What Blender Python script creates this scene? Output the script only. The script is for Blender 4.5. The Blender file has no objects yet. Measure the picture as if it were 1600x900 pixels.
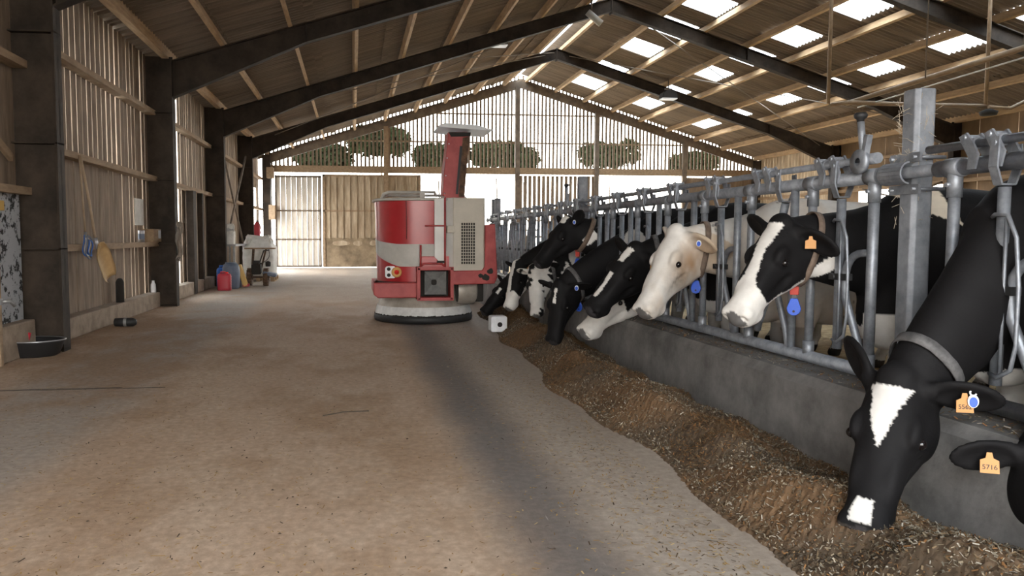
import bpy, bmesh, math, random
import numpy as np
from mathutils import Vector, Matrix, Euler

SC = bpy.context.scene
COL = SC.collection
random.seed(7)
NPR = np.random.RandomState(11)

# ------------------------------------------------------------------ camera
F_PX, PCX, PCY, EYE = 1200.0, 700.0, 450.0, 1.25
PHI = math.atan(82 / F_PX)
TH = math.atan(148 / F_PX * math.cos(PHI))
cam_d = bpy.data.cameras.new('camera')
cam = bpy.data.objects.new('camera', cam_d)
COL.objects.link(cam)
cam.location = (0, 0, EYE)
fw = Vector((math.sin(TH) * math.cos(PHI), math.cos(TH) * math.cos(PHI), -math.sin(PHI)))
rt = Vector((math.cos(TH), -math.sin(TH), 0))
up = rt.cross(fw)
cam.rotation_euler = Matrix((rt, up, -fw)).transposed().to_euler()
cam_d.sensor_width = 36
cam_d.lens = F_PX * 36 / 1600
cam_d.shift_x = (800 - PCX) / 1600
cam_d.clip_end = 400
SC.camera = cam

# ------------------------------------------------------------------ world, exposure
W = bpy.data.worlds.new('sky')
SC.world = W
W.use_nodes = True
nt = W.node_tree
nt.nodes.clear()
wo = nt.nodes.new('ShaderNodeOutputWorld')
bg = nt.nodes.new('ShaderNodeBackground')
tc = nt.nodes.new('ShaderNodeTexCoord')
sep = nt.nodes.new('ShaderNodeSeparateXYZ')
rp = nt.nodes.new('ShaderNodeValToRGB')
rp.color_ramp.elements[0].position = 0.0
rp.color_ramp.elements[0].color = (1.0, 0.93, 0.84, 1)
rp.color_ramp.elements[1].position = 0.8
rp.color_ramp.elements[1].color = (0.72, 0.86, 1.0, 1)
nt.links.new(tc.outputs['Generated'], sep.inputs[0])
nt.links.new(sep.outputs['Z'], rp.inputs[0])
nt.links.new(rp.outputs[0], bg.inputs[0])
bg.inputs[1].default_value = 10.0
nt.links.new(bg.outputs[0], wo.inputs[0])
SC.view_settings.view_transform = 'Standard'
SC.view_settings.look = 'None'
SC.view_settings.exposure = 0.42
SC.view_settings.gamma = 1.0
SC.view_settings.use_curve_mapping = False
try:
    SC.cycles.max_bounces = 10
    SC.cycles.diffuse_bounces = 6
    SC.cycles.transparent_max_bounces = 12
    SC.cycles.sample_clamp_indirect = 8.0
    SC.cycles.use_denoising = True
except Exception:
    pass
sun_d = bpy.data.lights.new('sun', 'SUN')
sun_d.energy = 1.2
sun_d.angle = math.radians(1.5)
sun_d.color = (1.0, 0.86, 0.66)
sun = bpy.data.objects.new('sun', sun_d)
COL.objects.link(sun)
sun.rotation_euler = Vector((0.62, -0.30, -0.55)).to_track_quat('-Z', 'Y').to_euler()

# ------------------------------------------------------------------ materials
def mat(name, c1, rough=0.7, c2=None, scale=4.0, metal=0.0, bump=0.0, bscale=None, stretch=(1, 1, 1), detail=6.0, spec=0.5, lo=0.35, hi=0.65, world=False):
    m = bpy.data.materials.new(name)
    m.use_nodes = True
    t = m.node_tree
    b = t.nodes['Principled BSDF']
    b.inputs['Roughness'].default_value = rough
    b.inputs['Metallic'].default_value = metal
    b.inputs['Specular IOR Level'].default_value = spec
    co = t.nodes.new('ShaderNodeTexCoord')
    mp = t.nodes.new('ShaderNodeMapping')
    mp.inputs['Scale'].default_value = stretch
    if world:
        ge = t.nodes.new('ShaderNodeNewGeometry')
        t.links.new(ge.outputs['Position'], mp.inputs[0])
    else:
        t.links.new(co.outputs['Object'], mp.inputs[0])
    if c2 is None:
        b.inputs['Base Color'].default_value = (*c1, 1)
    else:
        n = t.nodes.new('ShaderNodeTexNoise')
        n.inputs['Scale'].default_value = scale
        n.inputs['Detail'].default_value = detail
        n.inputs['Roughness'].default_value = 0.65
        r = t.nodes.new('ShaderNodeValToRGB')
        r.color_ramp.elements[0].position = lo
        r.color_ramp.elements[1].position = hi
        r.color_ramp.elements[0].color = (*c1, 1)
        r.color_ramp.elements[1].color = (*c2, 1)
        t.links.new(mp.outputs[0], n.inputs['Vector'])
        t.links.new(n.outputs[0], r.inputs[0])
        t.links.new(r.outputs[0], b.inputs['Base Color'])
    if bump:
        n2 = t.nodes.new('ShaderNodeTexNoise')
        n2.inputs['Scale'].default_value = bscale or scale * 4
        n2.inputs['Detail'].default_value = 5
        bp = t.nodes.new('ShaderNodeBump')
        bp.inputs['Strength'].default_value = bump
        bp.inputs['Distance'].default_value = 0.02
        t.links.new(mp.outputs[0], n2.inputs['Vector'])
        t.links.new(n2.outputs[0], bp.inputs['Height'])
        t.links.new(bp.outputs[0], b.inputs['Normal'])
    return m

M = {}
M['board'] = mat('weathered_board', (0.15, 0.105, 0.07), 0.85, (0.27, 0.20, 0.14), 3.0, bump=0.2, stretch=(3, 3, 0.5), world=True)
M['board_pale'] = mat('pale_dusty_board', (0.30, 0.22, 0.14), 0.85, (0.52, 0.42, 0.30), 2.2, bump=0.15, stretch=(3, 3, 0.5), world=True)
M['slat'] = mat('gable_slat', (0.16, 0.12, 0.085), 0.85, (0.26, 0.19, 0.13), 4.0, stretch=(4, 4, 0.5), world=True)
M['timber'] = mat('purlin_timber', (0.34, 0.22, 0.12), 0.8, (0.50, 0.34, 0.19), 3.0, stretch=(6, 1, 6), world=True)
M['girt'] = mat('girt_timber', (0.24, 0.165, 0.10), 0.85, (0.36, 0.25, 0.155), 3.0, stretch=(4, 1, 4), world=True)
M['steel_dark'] = mat('dark_steel', (0.024, 0.0185, 0.0145), 0.75, (0.056, 0.041, 0.030), 3.0, bump=0.08, spec=.2, world=True)
M['steel_brown'] = mat('dusty_steel', (0.10, 0.075, 0.055), 0.7, (0.20, 0.15, 0.105), 4.0, world=True)
M['roof'] = mat('fibre_cement_roof', (0.13, 0.10, 0.074), 0.85, (0.27, 0.21, 0.155), 1.5, stretch=(.3, 9, .3), lo=.3, hi=.7, world=True)  # weather streaks down the slope that stand in for corrugation light and shade
M['ply'] = mat('plywood_panel', (0.15, 0.095, 0.052), 0.8, (0.23, 0.15, 0.08), 2.0, stretch=(1, 1, 0.4), world=True)
M['plinth'] = mat('plinth_concrete', (0.22, 0.17, 0.125), 0.9, (0.36, 0.28, 0.21), 5.0, bump=0.25, world=True)
M['render'] = mat('speckled_render', (0.03, 0.03, 0.03), 0.9, (0.46, 0.47, 0.49), 11.0, lo=0.42, hi=0.47, world=True)
M['kerb'] = mat('kerb_concrete', (0.10, 0.096, 0.092), 0.85, (0.22, 0.21, 0.20), 3.0, bump=0.2, bscale=30, world=True)
M['galv'] = mat('galvanised_steel', (0.20, 0.213, 0.238), 0.5, (0.33, 0.35, 0.385), 16.0, metal=0.55, bump=0.05)
M['galv_dusty'] = mat('galvanised_post', (0.18, 0.192, 0.215), 0.6, (0.31, 0.325, 0.355), 9.0, metal=0.35, bump=0.08)
M['black_rubber'] = mat('black_rubber', (0.015, 0.015, 0.016), 0.6)
M['red'] = mat('red_paint', (0.34, 0.018, 0.022), 0.28, (0.42, 0.028, 0.032), 2.0)
M['red_dusty'] = mat('red_frame_paint', (0.30, 0.022, 0.024), 0.5, (0.40, 0.05, 0.045), 6.0)
M['robot_white'] = mat('white_panel', (0.62, 0.61, 0.58), 0.45, (0.72, 0.71, 0.68), 3.0)
M['robot_grey'] = mat('grey_panel', (0.40, 0.385, 0.35), 0.5, (0.48, 0.46, 0.42), 5.0)
M['cab_beige'] = mat('beige_cabinet', (0.44, 0.40, 0.33), 0.5, (0.52, 0.47, 0.39), 4.0)
M['skirt'] = mat('skirt_sheet', (0.34, 0.30, 0.25), 0.45, (0.50, 0.46, 0.40), 5.0, metal=0.3)
M['skirt_band'] = mat('skirt_band', (0.50, 0.50, 0.49), 0.5, (0.66, 0.66, 0.64), 9.0)
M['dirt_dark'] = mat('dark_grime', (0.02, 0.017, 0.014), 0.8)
M['white_plastic'] = mat('white_plastic', (0.72, 0.73, 0.75), 0.45)
M['orange'] = mat('orange_rubber', (0.60, 0.33, 0.10), 0.5)
M['red_lens'] = mat('red_lens', (0.6, 0.02, 0.02), 0.2)
M['blue_tag'] = mat('blue_plastic', (0.02, 0.09, 0.52), 0.35)
M['tag_orange'] = mat('orange_ear_tag', (0.50, 0.24, 0.075), 0.6)
M['ink'] = mat('ink', (0.03, 0.02, 0.02), 0.6)
M['strap'] = mat('collar_strap', (0.05, 0.048, 0.048), 0.7, (0.13, 0.125, 0.125), 25.0)
M['strap_brown'] = mat('worn_brown_strap', (0.10, 0.07, 0.05), 0.75, (0.17, 0.12, 0.09), 25.0)
M['strap_red'] = mat('red_strap', (0.42, 0.04, 0.025), 0.6)
M['eye'] = mat('eye', (0.008, 0.006, 0.006), 0.08)
M['nosepad'] = mat('nose_skin', (0.03, 0.026, 0.026), 0.35)
M['blue_barrel'] = mat('blue_grey_plastic', (0.10, 0.13, 0.19), 0.5, (0.15, 0.18, 0.24), 4.0)
M['blue'] = mat('bright_blue_plastic', (0.03, 0.12, 0.42), 0.45)
M['red_plastic'] = mat('red_plastic', (0.46, 0.03, 0.05), 0.45)
M['yellow'] = mat('yellow_paint', (0.68, 0.42, 0.12), 0.5)
M['bag'] = mat('woven_white_bag', (0.62, 0.60, 0.55), 0.8, (0.80, 0.78, 0.74), 6.0, bump=0.3, bscale=30)
M['pallet'] = mat('pallet_wood', (0.34, 0.23, 0.13), 0.85, (0.50, 0.36, 0.22), 5.0)
M['wood_tool'] = mat('tool_wood', (0.34, 0.24, 0.15), 0.7, (0.46, 0.34, 0.23), 6.0)
M['scoop'] = mat('tan_scoop_plastic', (0.44, 0.28, 0.12), 0.55, (0.58, 0.39, 0.19), 5.0)
M['grey_metal'] = mat('grey_metal', (0.22, 0.22, 0.22), 0.5, (0.32, 0.32, 0.31), 10.0, metal=0.4)
M['rust'] = mat('rusty_tyre', (0.05, 0.03, 0.02), 0.9, (0.16, 0.09, 0.05), 14.0, bump=0.4)
M['cloth'] = mat('grey_rag', (0.22, 0.18, 0.14), 0.95, (0.34, 0.29, 0.24), 12.0)
M['tin'] = mat('tin', (0.45, 0.45, 0.47), 0.35, metal=0.7)
M['lick'] = mat('white_lick_block', (0.66, 0.67, 0.70), 0.7, (0.80, 0.81, 0.83), 8.0, bump=0.3)
M['hole'] = mat('dark_hole', (0.02, 0.015, 0.015), 0.9)
M['bark'] = mat('bark', (0.07, 0.055, 0.04), 0.9)
M['leaf'] = mat('leaf', (0.008, 0.011, 0.005), 0.9, (0.016, 0.020, 0.009), 6.0, spec=0.0)
M['outside'] = mat('pale_yard', (0.50, 0.47, 0.42), 0.9, (0.60, 0.57, 0.52), 1.0, world=True)
M['straw_bed'] = mat('straw_bedding', (0.34, 0.22, 0.10), 0.95, (0.58, 0.42, 0.22), 9.0, bump=0.6, bscale=40, world=True)
M['pipe'] = mat('brown_pipe', (0.26, 0.17, 0.10), 0.5, (0.36, 0.25, 0.15), 8.0, metal=0.3)
M['wire'] = mat('wire', (0.20, 0.16, 0.12), 0.6)
M['corr'] = mat('pale_metal_sheet', (0.46, 0.40, 0.33), 0.5, (0.64, 0.59, 0.52), 2.0, metal=0.2, stretch=(3, 3, 0.6), world=True)
M['grime_panel'] = mat('grimy_panel', (0.14, 0.10, 0.06), 0.85, (0.36, 0.27, 0.17), 1.6, bump=0.2, world=True)
M['cob'] = mat('cobweb_straw', (0.42, 0.36, 0.28), 0.9)
M['rubber_hose'] = mat('dark_hose', (0.05, 0.045, 0.04), 0.6)
M['wall_house'] = mat('pale_house', (0.55, 0.48, 0.38), 0.9)

def mat_pane():
    m = bpy.data.materials.new('translucent_sheet')
    m.use_nodes = True
    t = m.node_tree
    t.nodes.clear()
    o = t.nodes.new('ShaderNodeOutputMaterial')
    a = t.nodes.new('ShaderNodeBsdfTransparent')
    a.inputs[0].default_value = (0.92, 0.95, 0.97, 1)
    b = t.nodes.new('ShaderNodeBsdfTranslucent')
    b.inputs[0].default_value = (0.85, 0.88, 0.9, 1)
    x = t.nodes.new('ShaderNodeMixShader')
    x.inputs[0].default_value = 0.35
    t.links.new(a.outputs[0], x.inputs[1])
    t.links.new(b.outputs[0], x.inputs[2])
    t.links.new(x.outputs[0], o.inputs[0])
    return m
M['pane'] = mat_pane()

def mat_floor():
    m = bpy.data.materials.new('dusty_concrete_floor')
    m.use_nodes = True
    t = m.node_tree
    N, L = t.nodes, t.links
    b = N['Principled BSDF']
    ge = N.new('ShaderNodeNewGeometry')
    sp = N.new('ShaderNodeSeparateXYZ')
    L.new(ge.outputs['Position'], sp.inputs[0])
    def noise(scale, st=(1, 1, 1), det=6):
        mp = N.new('ShaderNodeMapping'); mp.inputs['Scale'].default_value = st
        L.new(ge.outputs['Position'], mp.inputs[0])
        n = N.new('ShaderNodeTexNoise'); n.inputs['Scale'].default_value = scale; n.inputs['Detail'].default_value = det
        n.inputs['Roughness'].default_value = 0.7
        L.new(mp.outputs[0], n.inputs['Vector'])
        return n.outputs[0]
    def math_(op, a, b_=None, c=None):
        n = N.new('ShaderNodeMath'); n.operation = op; n.use_clamp = False
        for i, v in enumerate((a, b_, c)):
            if v is None: continue
            if isinstance(v, (int, float)): n.inputs[i].default_value = v
            else: L.new(v, n.inputs[i])
        return n.outputs[0]
    def sstep(v, a, b_):
        n = N.new('ShaderNodeMapRange'); n.interpolation_type = 'SMOOTHSTEP'
        n.inputs['From Min'].default_value = a; n.inputs['From Max'].default_value = b_
        L.new(v, n.inputs['Value'])
        return n.outputs[0]
    def mix(f, c1, c2):
        n = N.new('ShaderNodeMix'); n.data_type = 'RGBA'
        for i, v in ((0, f), (6, c1), (7, c2)):
            if isinstance(v, tuple): n.inputs[i].default_value = (*v, 1)
            elif isinstance(v, (int, float)): n.inputs[i].default_value = v
            else: L.new(v, n.inputs[i])
        return n.outputs[2]
    base = mix(sstep(noise(0.8, (1, 0.4, 1)), 0.3, 0.7), (0.43, 0.30, 0.205), (0.50, 0.385, 0.285))
    fine = mix(sstep(noise(22), 0.35, 0.7), (0.80, 0.78, 0.76), (1.08, 1.06, 1.05))
    mul = N.new('ShaderNodeMix'); mul.data_type = 'RGBA'; mul.blend_type = 'MULTIPLY'; mul.inputs[0].default_value = 1
    # worn grey lane beside the feed line
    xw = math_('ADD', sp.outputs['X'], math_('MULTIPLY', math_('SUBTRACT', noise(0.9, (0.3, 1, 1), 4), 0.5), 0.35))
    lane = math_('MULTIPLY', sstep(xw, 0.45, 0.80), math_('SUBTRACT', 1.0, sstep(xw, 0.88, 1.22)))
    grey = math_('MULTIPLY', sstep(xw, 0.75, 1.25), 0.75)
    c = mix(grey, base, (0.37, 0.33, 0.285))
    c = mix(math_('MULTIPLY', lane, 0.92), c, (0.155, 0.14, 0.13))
    # tyre lane on the left
    xl = math_('ADD', sp.outputs['X'], math_('MULTIPLY', math_('SUBTRACT', noise(0.5, (0.3, 1, 1), 3), 0.5), 0.5))
    tl = math_('MULTIPLY', sstep(xl, -3.0, -2.5), math_('SUBTRACT', 1.0, sstep(xl, -1.9, -1.45)))
    c = mix(math_('MULTIPLY', tl, 0.75), c, (0.35, 0.31, 0.275))
    # brown silage dust patches
    dust = math_('MULTIPLY', sstep(noise(0.55, (1, 0.6, 1), 8), 0.44, 0.60), math_('SUBTRACT', 1.0, sstep(sp.outputs['X'], 0.2, 1.0)))
    c = mix(math_('MULTIPLY', dust, 0.75), c, (0.31, 0.19, 0.105))
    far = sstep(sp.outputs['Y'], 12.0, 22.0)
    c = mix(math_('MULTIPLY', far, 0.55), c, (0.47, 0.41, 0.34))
    # pale scratches
    scr = math_('MULTIPLY', sstep(noise(3.0, (7, 0.8, 1), 2), 0.70, 0.74), sstep(sp.outputs['X'], 0.5, 0.8))
    c = mix(math_('MULTIPLY', scr, 0.6), c, (0.5, 0.47, 0.44))
    L.new(c, mul.inputs[6]); L.new(fine, mul.inputs[7])
    L.new(mul.outputs[2], b.inputs['Base Color'])
    rg = math_('SUBTRACT', 0.8, math_('MULTIPLY', lane, 0.15))
    L.new(rg, b.inputs['Roughness'])
    bp = N.new('ShaderNodeBump'); bp.inputs['Strength'].default_value = 0.25; bp.inputs['Distance'].default_value = 0.01
    L.new(noise(35), bp.inputs['Height']); L.new(bp.outputs[0], b.inputs['Normal'])
    return m
M['floor'] = mat_floor()

def mat_attr(name, rough=0.9, spec=0.3, sheen=0.0, noise=0.0, scale=30):
    m = bpy.data.materials.new(name)
    m.use_nodes = True
    t = m.node_tree
    b = t.nodes['Principled BSDF']
    b.inputs['Roughness'].default_value = rough
    b.inputs['Specular IOR Level'].default_value = spec
    b.inputs['Sheen Weight'].default_value = sheen
    a = t.nodes.new('ShaderNodeAttribute'); a.attribute_name = 'Col'
    out = a.outputs['Color']
    co = t.nodes.new('ShaderNodeTexCoord')
    if noise:
        n = t.nodes.new('ShaderNodeTexNoise'); n.inputs['Scale'].default_value = scale; n.inputs['Detail'].default_value = 4
        t.links.new(co.outputs['Object'], n.inputs['Vector'])
        r = t.nodes.new('ShaderNodeMapRange')
        r.inputs['To Min'].default_value = 1 - noise; r.inputs['To Max'].default_value = 1 + noise
        t.links.new(n.outputs[0], r.inputs['Value'])
        x = t.nodes.new('ShaderNodeMix'); x.data_type = 'RGBA'; x.blend_type = 'MULTIPLY'; x.inputs[0].default_value = 1
        t.links.new(out, x.inputs[6]); t.links.new(r.outputs[0], x.inputs[7])
        out = x.outputs[2]
        bp = t.nodes.new('ShaderNodeBump'); bp.inputs['Strength'].default_value = 0.12; bp.inputs['Distance'].default_value = 0.01
        n3 = t.nodes.new('ShaderNodeTexNoise'); n3.inputs['Scale'].default_value = scale * 4
        t.links.new(co.outputs['Object'], n3.inputs['Vector'])
        t.links.new(n3.outputs[0], bp.inputs['Height']); t.links.new(bp.outputs[0], b.inputs['Normal'])
    t.links.new(out, b.inputs['Base Color'])
    return m
M['fur'] = mat_attr('cow_coat', 0.72, 0.18, 0.0, 0.18, 18)
M['flakes'] = mat_attr('chopped_feed', 0.9, 0.2)

# ------------------------------------------------------------------ mesh builder
class MB:
    def __init__(s):
        s.v, s.f, s.sm = [], [], []
    def add(s, vs, fs, smooth=False):
        o = len(s.v)
        s.v += [tuple(p) for p in vs]
        s.f += [tuple(i + o for i in f) for f in fs]
        s.sm += [smooth] * len(fs)
        return s
    def box(s, x0, x1, y0, y1, z0, z1):
        v = [(x, y, z) for x in (x0, x1) for y in (y0, y1) for z in (z0, z1)]
        return s.add(v, [(0, 1, 3, 2), (4, 6, 7, 5), (0, 4, 5, 1), (2, 3, 7, 6), (0, 2, 6, 4), (1, 5, 7, 3)])
    def rbox(s, c, size, eul=(0, 0, 0)):
        R = Euler(eul).to_matrix(); c = Vector(c)
        a, b, d = size[0] / 2, size[1] / 2, size[2] / 2
        v = [c + R @ Vector((x, y, z)) for x in (-a, a) for y in (-b, b) for z in (-d, d)]
        return s.add(v, [(0, 1, 3, 2), (4, 6, 7, 5), (0, 4, 5, 1), (2, 3, 7, 6), (0, 2, 6, 4), (1, 5, 7, 3)])
    def beam(s, p0, p1, w, h, upv=(0, 0, 1), h1=None):
        p0, p1 = Vector(p0), Vector(p1)
        d = (p1 - p0).normalized()
        side = d.cross(Vector(upv))
        if side.length < 1e-5: side = d.cross(Vector((1, 0, 0)))
        side.normalize(); u = side.cross(d)
        v = []
        for p, hh in ((p0, h), (p1, h1 or h)):
            for a, b in ((-1, -1), (1, -1), (1, 1), (-1, 1)):
                v.append(p + side * a * w / 2 + u * b * hh / 2)
        return s.add(v, [(0, 1, 2, 3), (7, 6, 5, 4), (0, 4, 5, 1), (1, 5, 6, 2), (2, 6, 7, 3), (3, 7, 4, 0)])
    def tube(s, pts, r, seg=10, cap=True, smooth=True):
        pts = [Vector(p) for p in pts]
        n = len(pts)
        rs = r if isinstance(r, (list, tuple)) else [r] * n
        t0 = (pts[1] - pts[0]).normalized()
        ref = Vector((0, 0, 1)) if abs(t0.z) < 0.9 else Vector((1, 0, 0))
        u = t0.cross(ref).normalized()
        vs = []
        for i, p in enumerate(pts):
            a = (pts[i] - pts[i - 1]).normalized() if i else t0
            b = (pts[i + 1] - pts[i]).normalized() if i < n - 1 else a
            t = (a + b)
            t = t.normalized() if t.length > 1e-6 else a
            u = (u - t * u.dot(t)).normalized()
            w = t.cross(u)
            k = 1.0 / max(0.5, math.sqrt(max(0.0, (1 + a.dot(b)) / 2)))
            for j in range(seg):
                an = 2 * math.pi * j / seg
                vs.append(p + (u * math.cos(an) + w * math.sin(an)) * rs[i] * (k if 0 < i < n - 1 else 1))
        fs = []
        for i in range(n - 1):
            for j in range(seg):
                j2 = (j + 1) % seg
                fs.append((i * seg + j, i * seg + j2, (i + 1) * seg + j2, (i + 1) * seg + j))
        s.add(vs, fs, smooth)
        if cap:
            s.add(vs[:seg], [tuple(range(seg))[::-1]])
            s.add(vs[-seg:], [tuple(range(seg))])
        return s
    def lathe(s, prof, c=(0, 0, 0), seg=24, axis='Z', a0=0, a1=2 * math.pi, sx=1, sy=1, smooth=True):
        c = Vector(c); vs = []; full = abs(a1 - a0 - 2 * math.pi) < 1e-6
        m = seg if full else seg + 1
        for r, z in prof:
            for j in range(m):
                an = a0 + (a1 - a0) * j / seg
                x, y = r * math.cos(an) * sx, r * math.sin(an) * sy
                p = {'Z': (x, y, z), 'X': (z, x, y), 'Y': (x, z, y)}[axis]
                vs.append(c + Vector(p))
        fs = []
        for i in range(len(prof) - 1):
            for j in range(seg):
                j2 = (j + 1) % m
                fs.append((i * m + j, i * m + j2, (i + 1) * m + j2, (i + 1) * m + j))
        return s.add(vs, fs, smooth)
    def prism(s, poly, d0, d1, axis='Y'):
        n = len(poly); vs = []
        for d in (d0, d1):
            for a, b in poly:
                vs.append({'Y': (a, d, b), 'X': (d, a, b), 'Z': (a, b, d)}[axis])
        fs = [tuple(range(n)), tuple(range(2 * n - 1, n - 1, -1))]
        for i in range(n):
            j = (i + 1) % n
            fs.append((i, i + n, j + n, j))
        return s.add(vs, fs)
    def ell(s, c, r, seg=16, rings=10, eul=(0, 0, 0)):
        R = Euler(eul).to_matrix(); c = Vector(c); vs = []; fs = []
        for i in range(rings + 1):
            a = math.pi * i / rings
            for j in range(seg):
                b = 2 * math.pi * j / seg
                vs.append(c + R @ Vector((r[0] * math.sin(a) * math.cos(b), r[1] * math.sin(a) * math.sin(b), r[2] * math.cos(a))))
        for i in range(rings):
            for j in range(seg):
                j2 = (j + 1) % seg
                fs.append((i * seg + j, (i + 1) * seg + j, (i + 1) * seg + j2, i * seg + j2))
        return s.add(vs, fs, True)
    def build(s, name, m, parent=None, bevel=0.0, kind=None, label=None, cat=None, group=None, seg=2):
        me = bpy.data.meshes.new(name)
        org = parent_origin(parent)
        vs = [(p[0] - org[0], p[1] - org[1], p[2] - org[2]) for p in s.v] if parent else s.v
        me.from_pydata(vs, [], s.f)
        me.polygons.foreach_set('use_smooth', s.sm)
        me.validate()
        bm = bmesh.new(); bm.from_mesh(me)
        bmesh.ops.remove_doubles(bm, verts=bm.verts, dist=1e-5)
        bmesh.ops.recalc_face_normals(bm, faces=bm.faces)
        bm.to_mesh(me); bm.free()
        me.materials.append(m)
        o = bpy.data.objects.new(name, me)
        COL.objects.link(o)
        if parent: o.parent = parent
        if bevel:
            b = o.modifiers.new('bevel', 'BEVEL'); b.width = bevel; b.segments = seg; b.limit_method = 'ANGLE'
        if kind: o['kind'] = kind
        if label: o['label'] = label
        if cat: o['category'] = cat
        if group: o['group'] = group
        return o

def parent_origin(p):
    v = Vector((0, 0, 0))
    while p is not None:
        v += Vector(p.location); p = p.parent
    return v

def thing(name, label, cat, loc=(0, 0, 0), group=None):
    o = bpy.data.objects.new(name, None)
    COL.objects.link(o)
    o.location = loc
    o.empty_display_size = 0.1
    o['label'] = label; o['category'] = cat
    if group: o['group'] = group
    return o

def struct(mb, name, m, bevel=0.0, label=None):
    return mb.build(name, m, kind='structure', bevel=bevel, label=label)

def bez(p0, p1, p2, n=8):
    p0, p1, p2 = Vector(p0), Vector(p1), Vector(p2)
    return [(1 - t) ** 2 * p0 + 2 * t * (1 - t) * p1 + t * t * p2 for t in [i / n for i in range(n + 1)]]

def text_mesh(txt, size):
    cu = bpy.data.curves.new('lettering', 'FONT')
    cu.body = txt; cu.size = size; cu.extrude = 0.0006; cu.align_x = 'CENTER'; cu.align_y = 'CENTER'
    ob = bpy.data.objects.new('lettering', cu)
    COL.objects.link(ob)
    bpy.context.view_layer.update()
    me = bpy.data.meshes.new_from_object(ob.evaluated_get(bpy.context.evaluated_depsgraph_get()))
    bpy.data.objects.remove(ob); bpy.data.curves.remove(cu)
    return me
# ================================================================== building shell
XL, XR, XRIDGE = -3.1, 16.3, 6.6
FR = [-1.95, 3.4, 8.75, 14.1, 19.45, 24.8]
YG = 30.1
SL = 0.311
def z_rafter(x): return 7.30 - SL * abs(x - XRIDGE)
def z_sheet(x): return 7.53 - SL * abs(x - XRIDGE)

# floors and ground
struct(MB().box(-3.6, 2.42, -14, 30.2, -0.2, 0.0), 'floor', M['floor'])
struct(MB().box(2.42, 16.5, -14, 30.2, -0.2, 0.09), 'floor', M['straw_bed'], label='golden straw bedding floor of the cow yard')
struct(MB().box(-70, 90, 30.2, 130, -0.3, -0.02), 'ground', M['outside'])
struct(MB().box(-70, -3.6, -40, 30.2, -0.3, -0.03), 'ground', M['outside'])
struct(MB().box(-3.6, 90, -40, -14, -0.3, -0.03), 'ground', M['outside'])

struct(MB().box(-3.4, -1.55, 6.50, 6.512, 0.0, 0.0015).box(-2.9, -1.9, 6.535, 6.545, 0, .0015), 'floor_joint', M['hole'], label='dark joint line across the left of the floor')
# kerb
k = MB().prism([(2.33, 0), (2.36, 0.06), (2.385, 0.45), (2.42, 0.5), (2.90, 0.5), (2.92, 0.0)], -6, 29.0, 'Y')
struct(k, 'kerb', M['kerb'], label='low concrete feed kerb below the headlock fence')

# ---- corrugated roof, cut where the translucent sheets lie
SKY_R = [(8.03, 9.12), (10.38, 11.30), (12.72, 13.50)]
SKY_Y = [(27.15, 28.55), (24.95, 26.05), (22.05, 23.25), (19.75, 20.95), (17.65, 18.75), (15.15, 16.30), (12.85, 13.95), (10.3, 11.4), (7.6, 8.7)]
PITCH, AMP = 0.146, 0.032
def wave(y):
    c = math.cos(2 * math.pi * y / PITCH)
    return AMP * math.copysign(abs(c) ** .55, c)
def corrugated(mb, side, xa, xb, ya, yb, drop=0.0, nx=2):
    n = max(2, int(round((yb - ya) / PITCH * 10)))
    vs, fs = [], []
    for i in range(nx):
        x = xa + (xb - xa) * i / (nx - 1)
        for j in range(n + 1):
            y = ya + (yb - ya) * j / n
            vs.append((x, y, z_sheet(x) + wave(y) + drop))
    for i in range(nx - 1):
        for j in range(n):
            fs.append((i * (n + 1) + j, i * (n + 1) + j + 1, (i + 2 - 1) * (n + 1) + j + 1, (i + 1) * (n + 1) + j))
    mb.add(vs, fs, True)
Y0R, Y1R = -3.0, 30.17
rl = MB()
edges = [-3.9, -2.35, -0.8, 0.75, 2.3, 3.85, 5.4, 6.36]
for a, b in zip(edges[:-1], edges[1:]):
    corrugated(rl, -1, a, b + 0.12 if b < 6 else b, Y0R, Y1R, 0.012)
    # each sheet laps the one above by a hand's width
for a in edges[1:-1]:
    corrugated(rl, -1, a - 0.02, a + 0.14, Y0R, Y1R, -0.03)
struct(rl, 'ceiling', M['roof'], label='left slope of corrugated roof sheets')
rr = MB()
xs = [6.95, 8.03, 9.12, 10.38, 11.30, 12.72, 13.50, 14.9, 17.1]
for a, b in zip(xs[:-1], xs[1:]):
    if any(abs(a - s[0]) < 1e-3 for s in SKY_R):
        ys = [Y0R]
        for y0, y1 in sorted(SKY_Y): ys += [y0, y1]
        ys.append(Y1R)
        for i in range(0, len(ys), 2): corrugated(rr, 1, a, b, ys[i], ys[i + 1])
    else:
        corrugated(rr, 1, a, b, Y0R, Y1R)
for a in xs[1:-1]:
    cuts = [Y0R]
    for y0, y1 in sorted(SKY_Y): cuts += [y0, y1]
    cuts.append(Y1R)
    if min(abs(a - q) for s in SKY_R for q in s) > 0.01:
        corrugated(rr, 1, a - 0.1, a + 0.1, Y0R, Y1R, -0.03)
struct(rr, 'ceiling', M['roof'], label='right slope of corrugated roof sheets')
wn = 0
for s in SKY_R:
    for y0, y1 in SKY_Y:
        wn += 1
        pm = MB(); corrugated(pm, 1, s[0] - 0.03, s[1] + 0.03, y0 - 0.04, y1 + 0.04, 0.006)
        struct(pm, 'window_%d' % wn, M['pane'], label='translucent rooflight sheet in the right roof slope')
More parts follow.
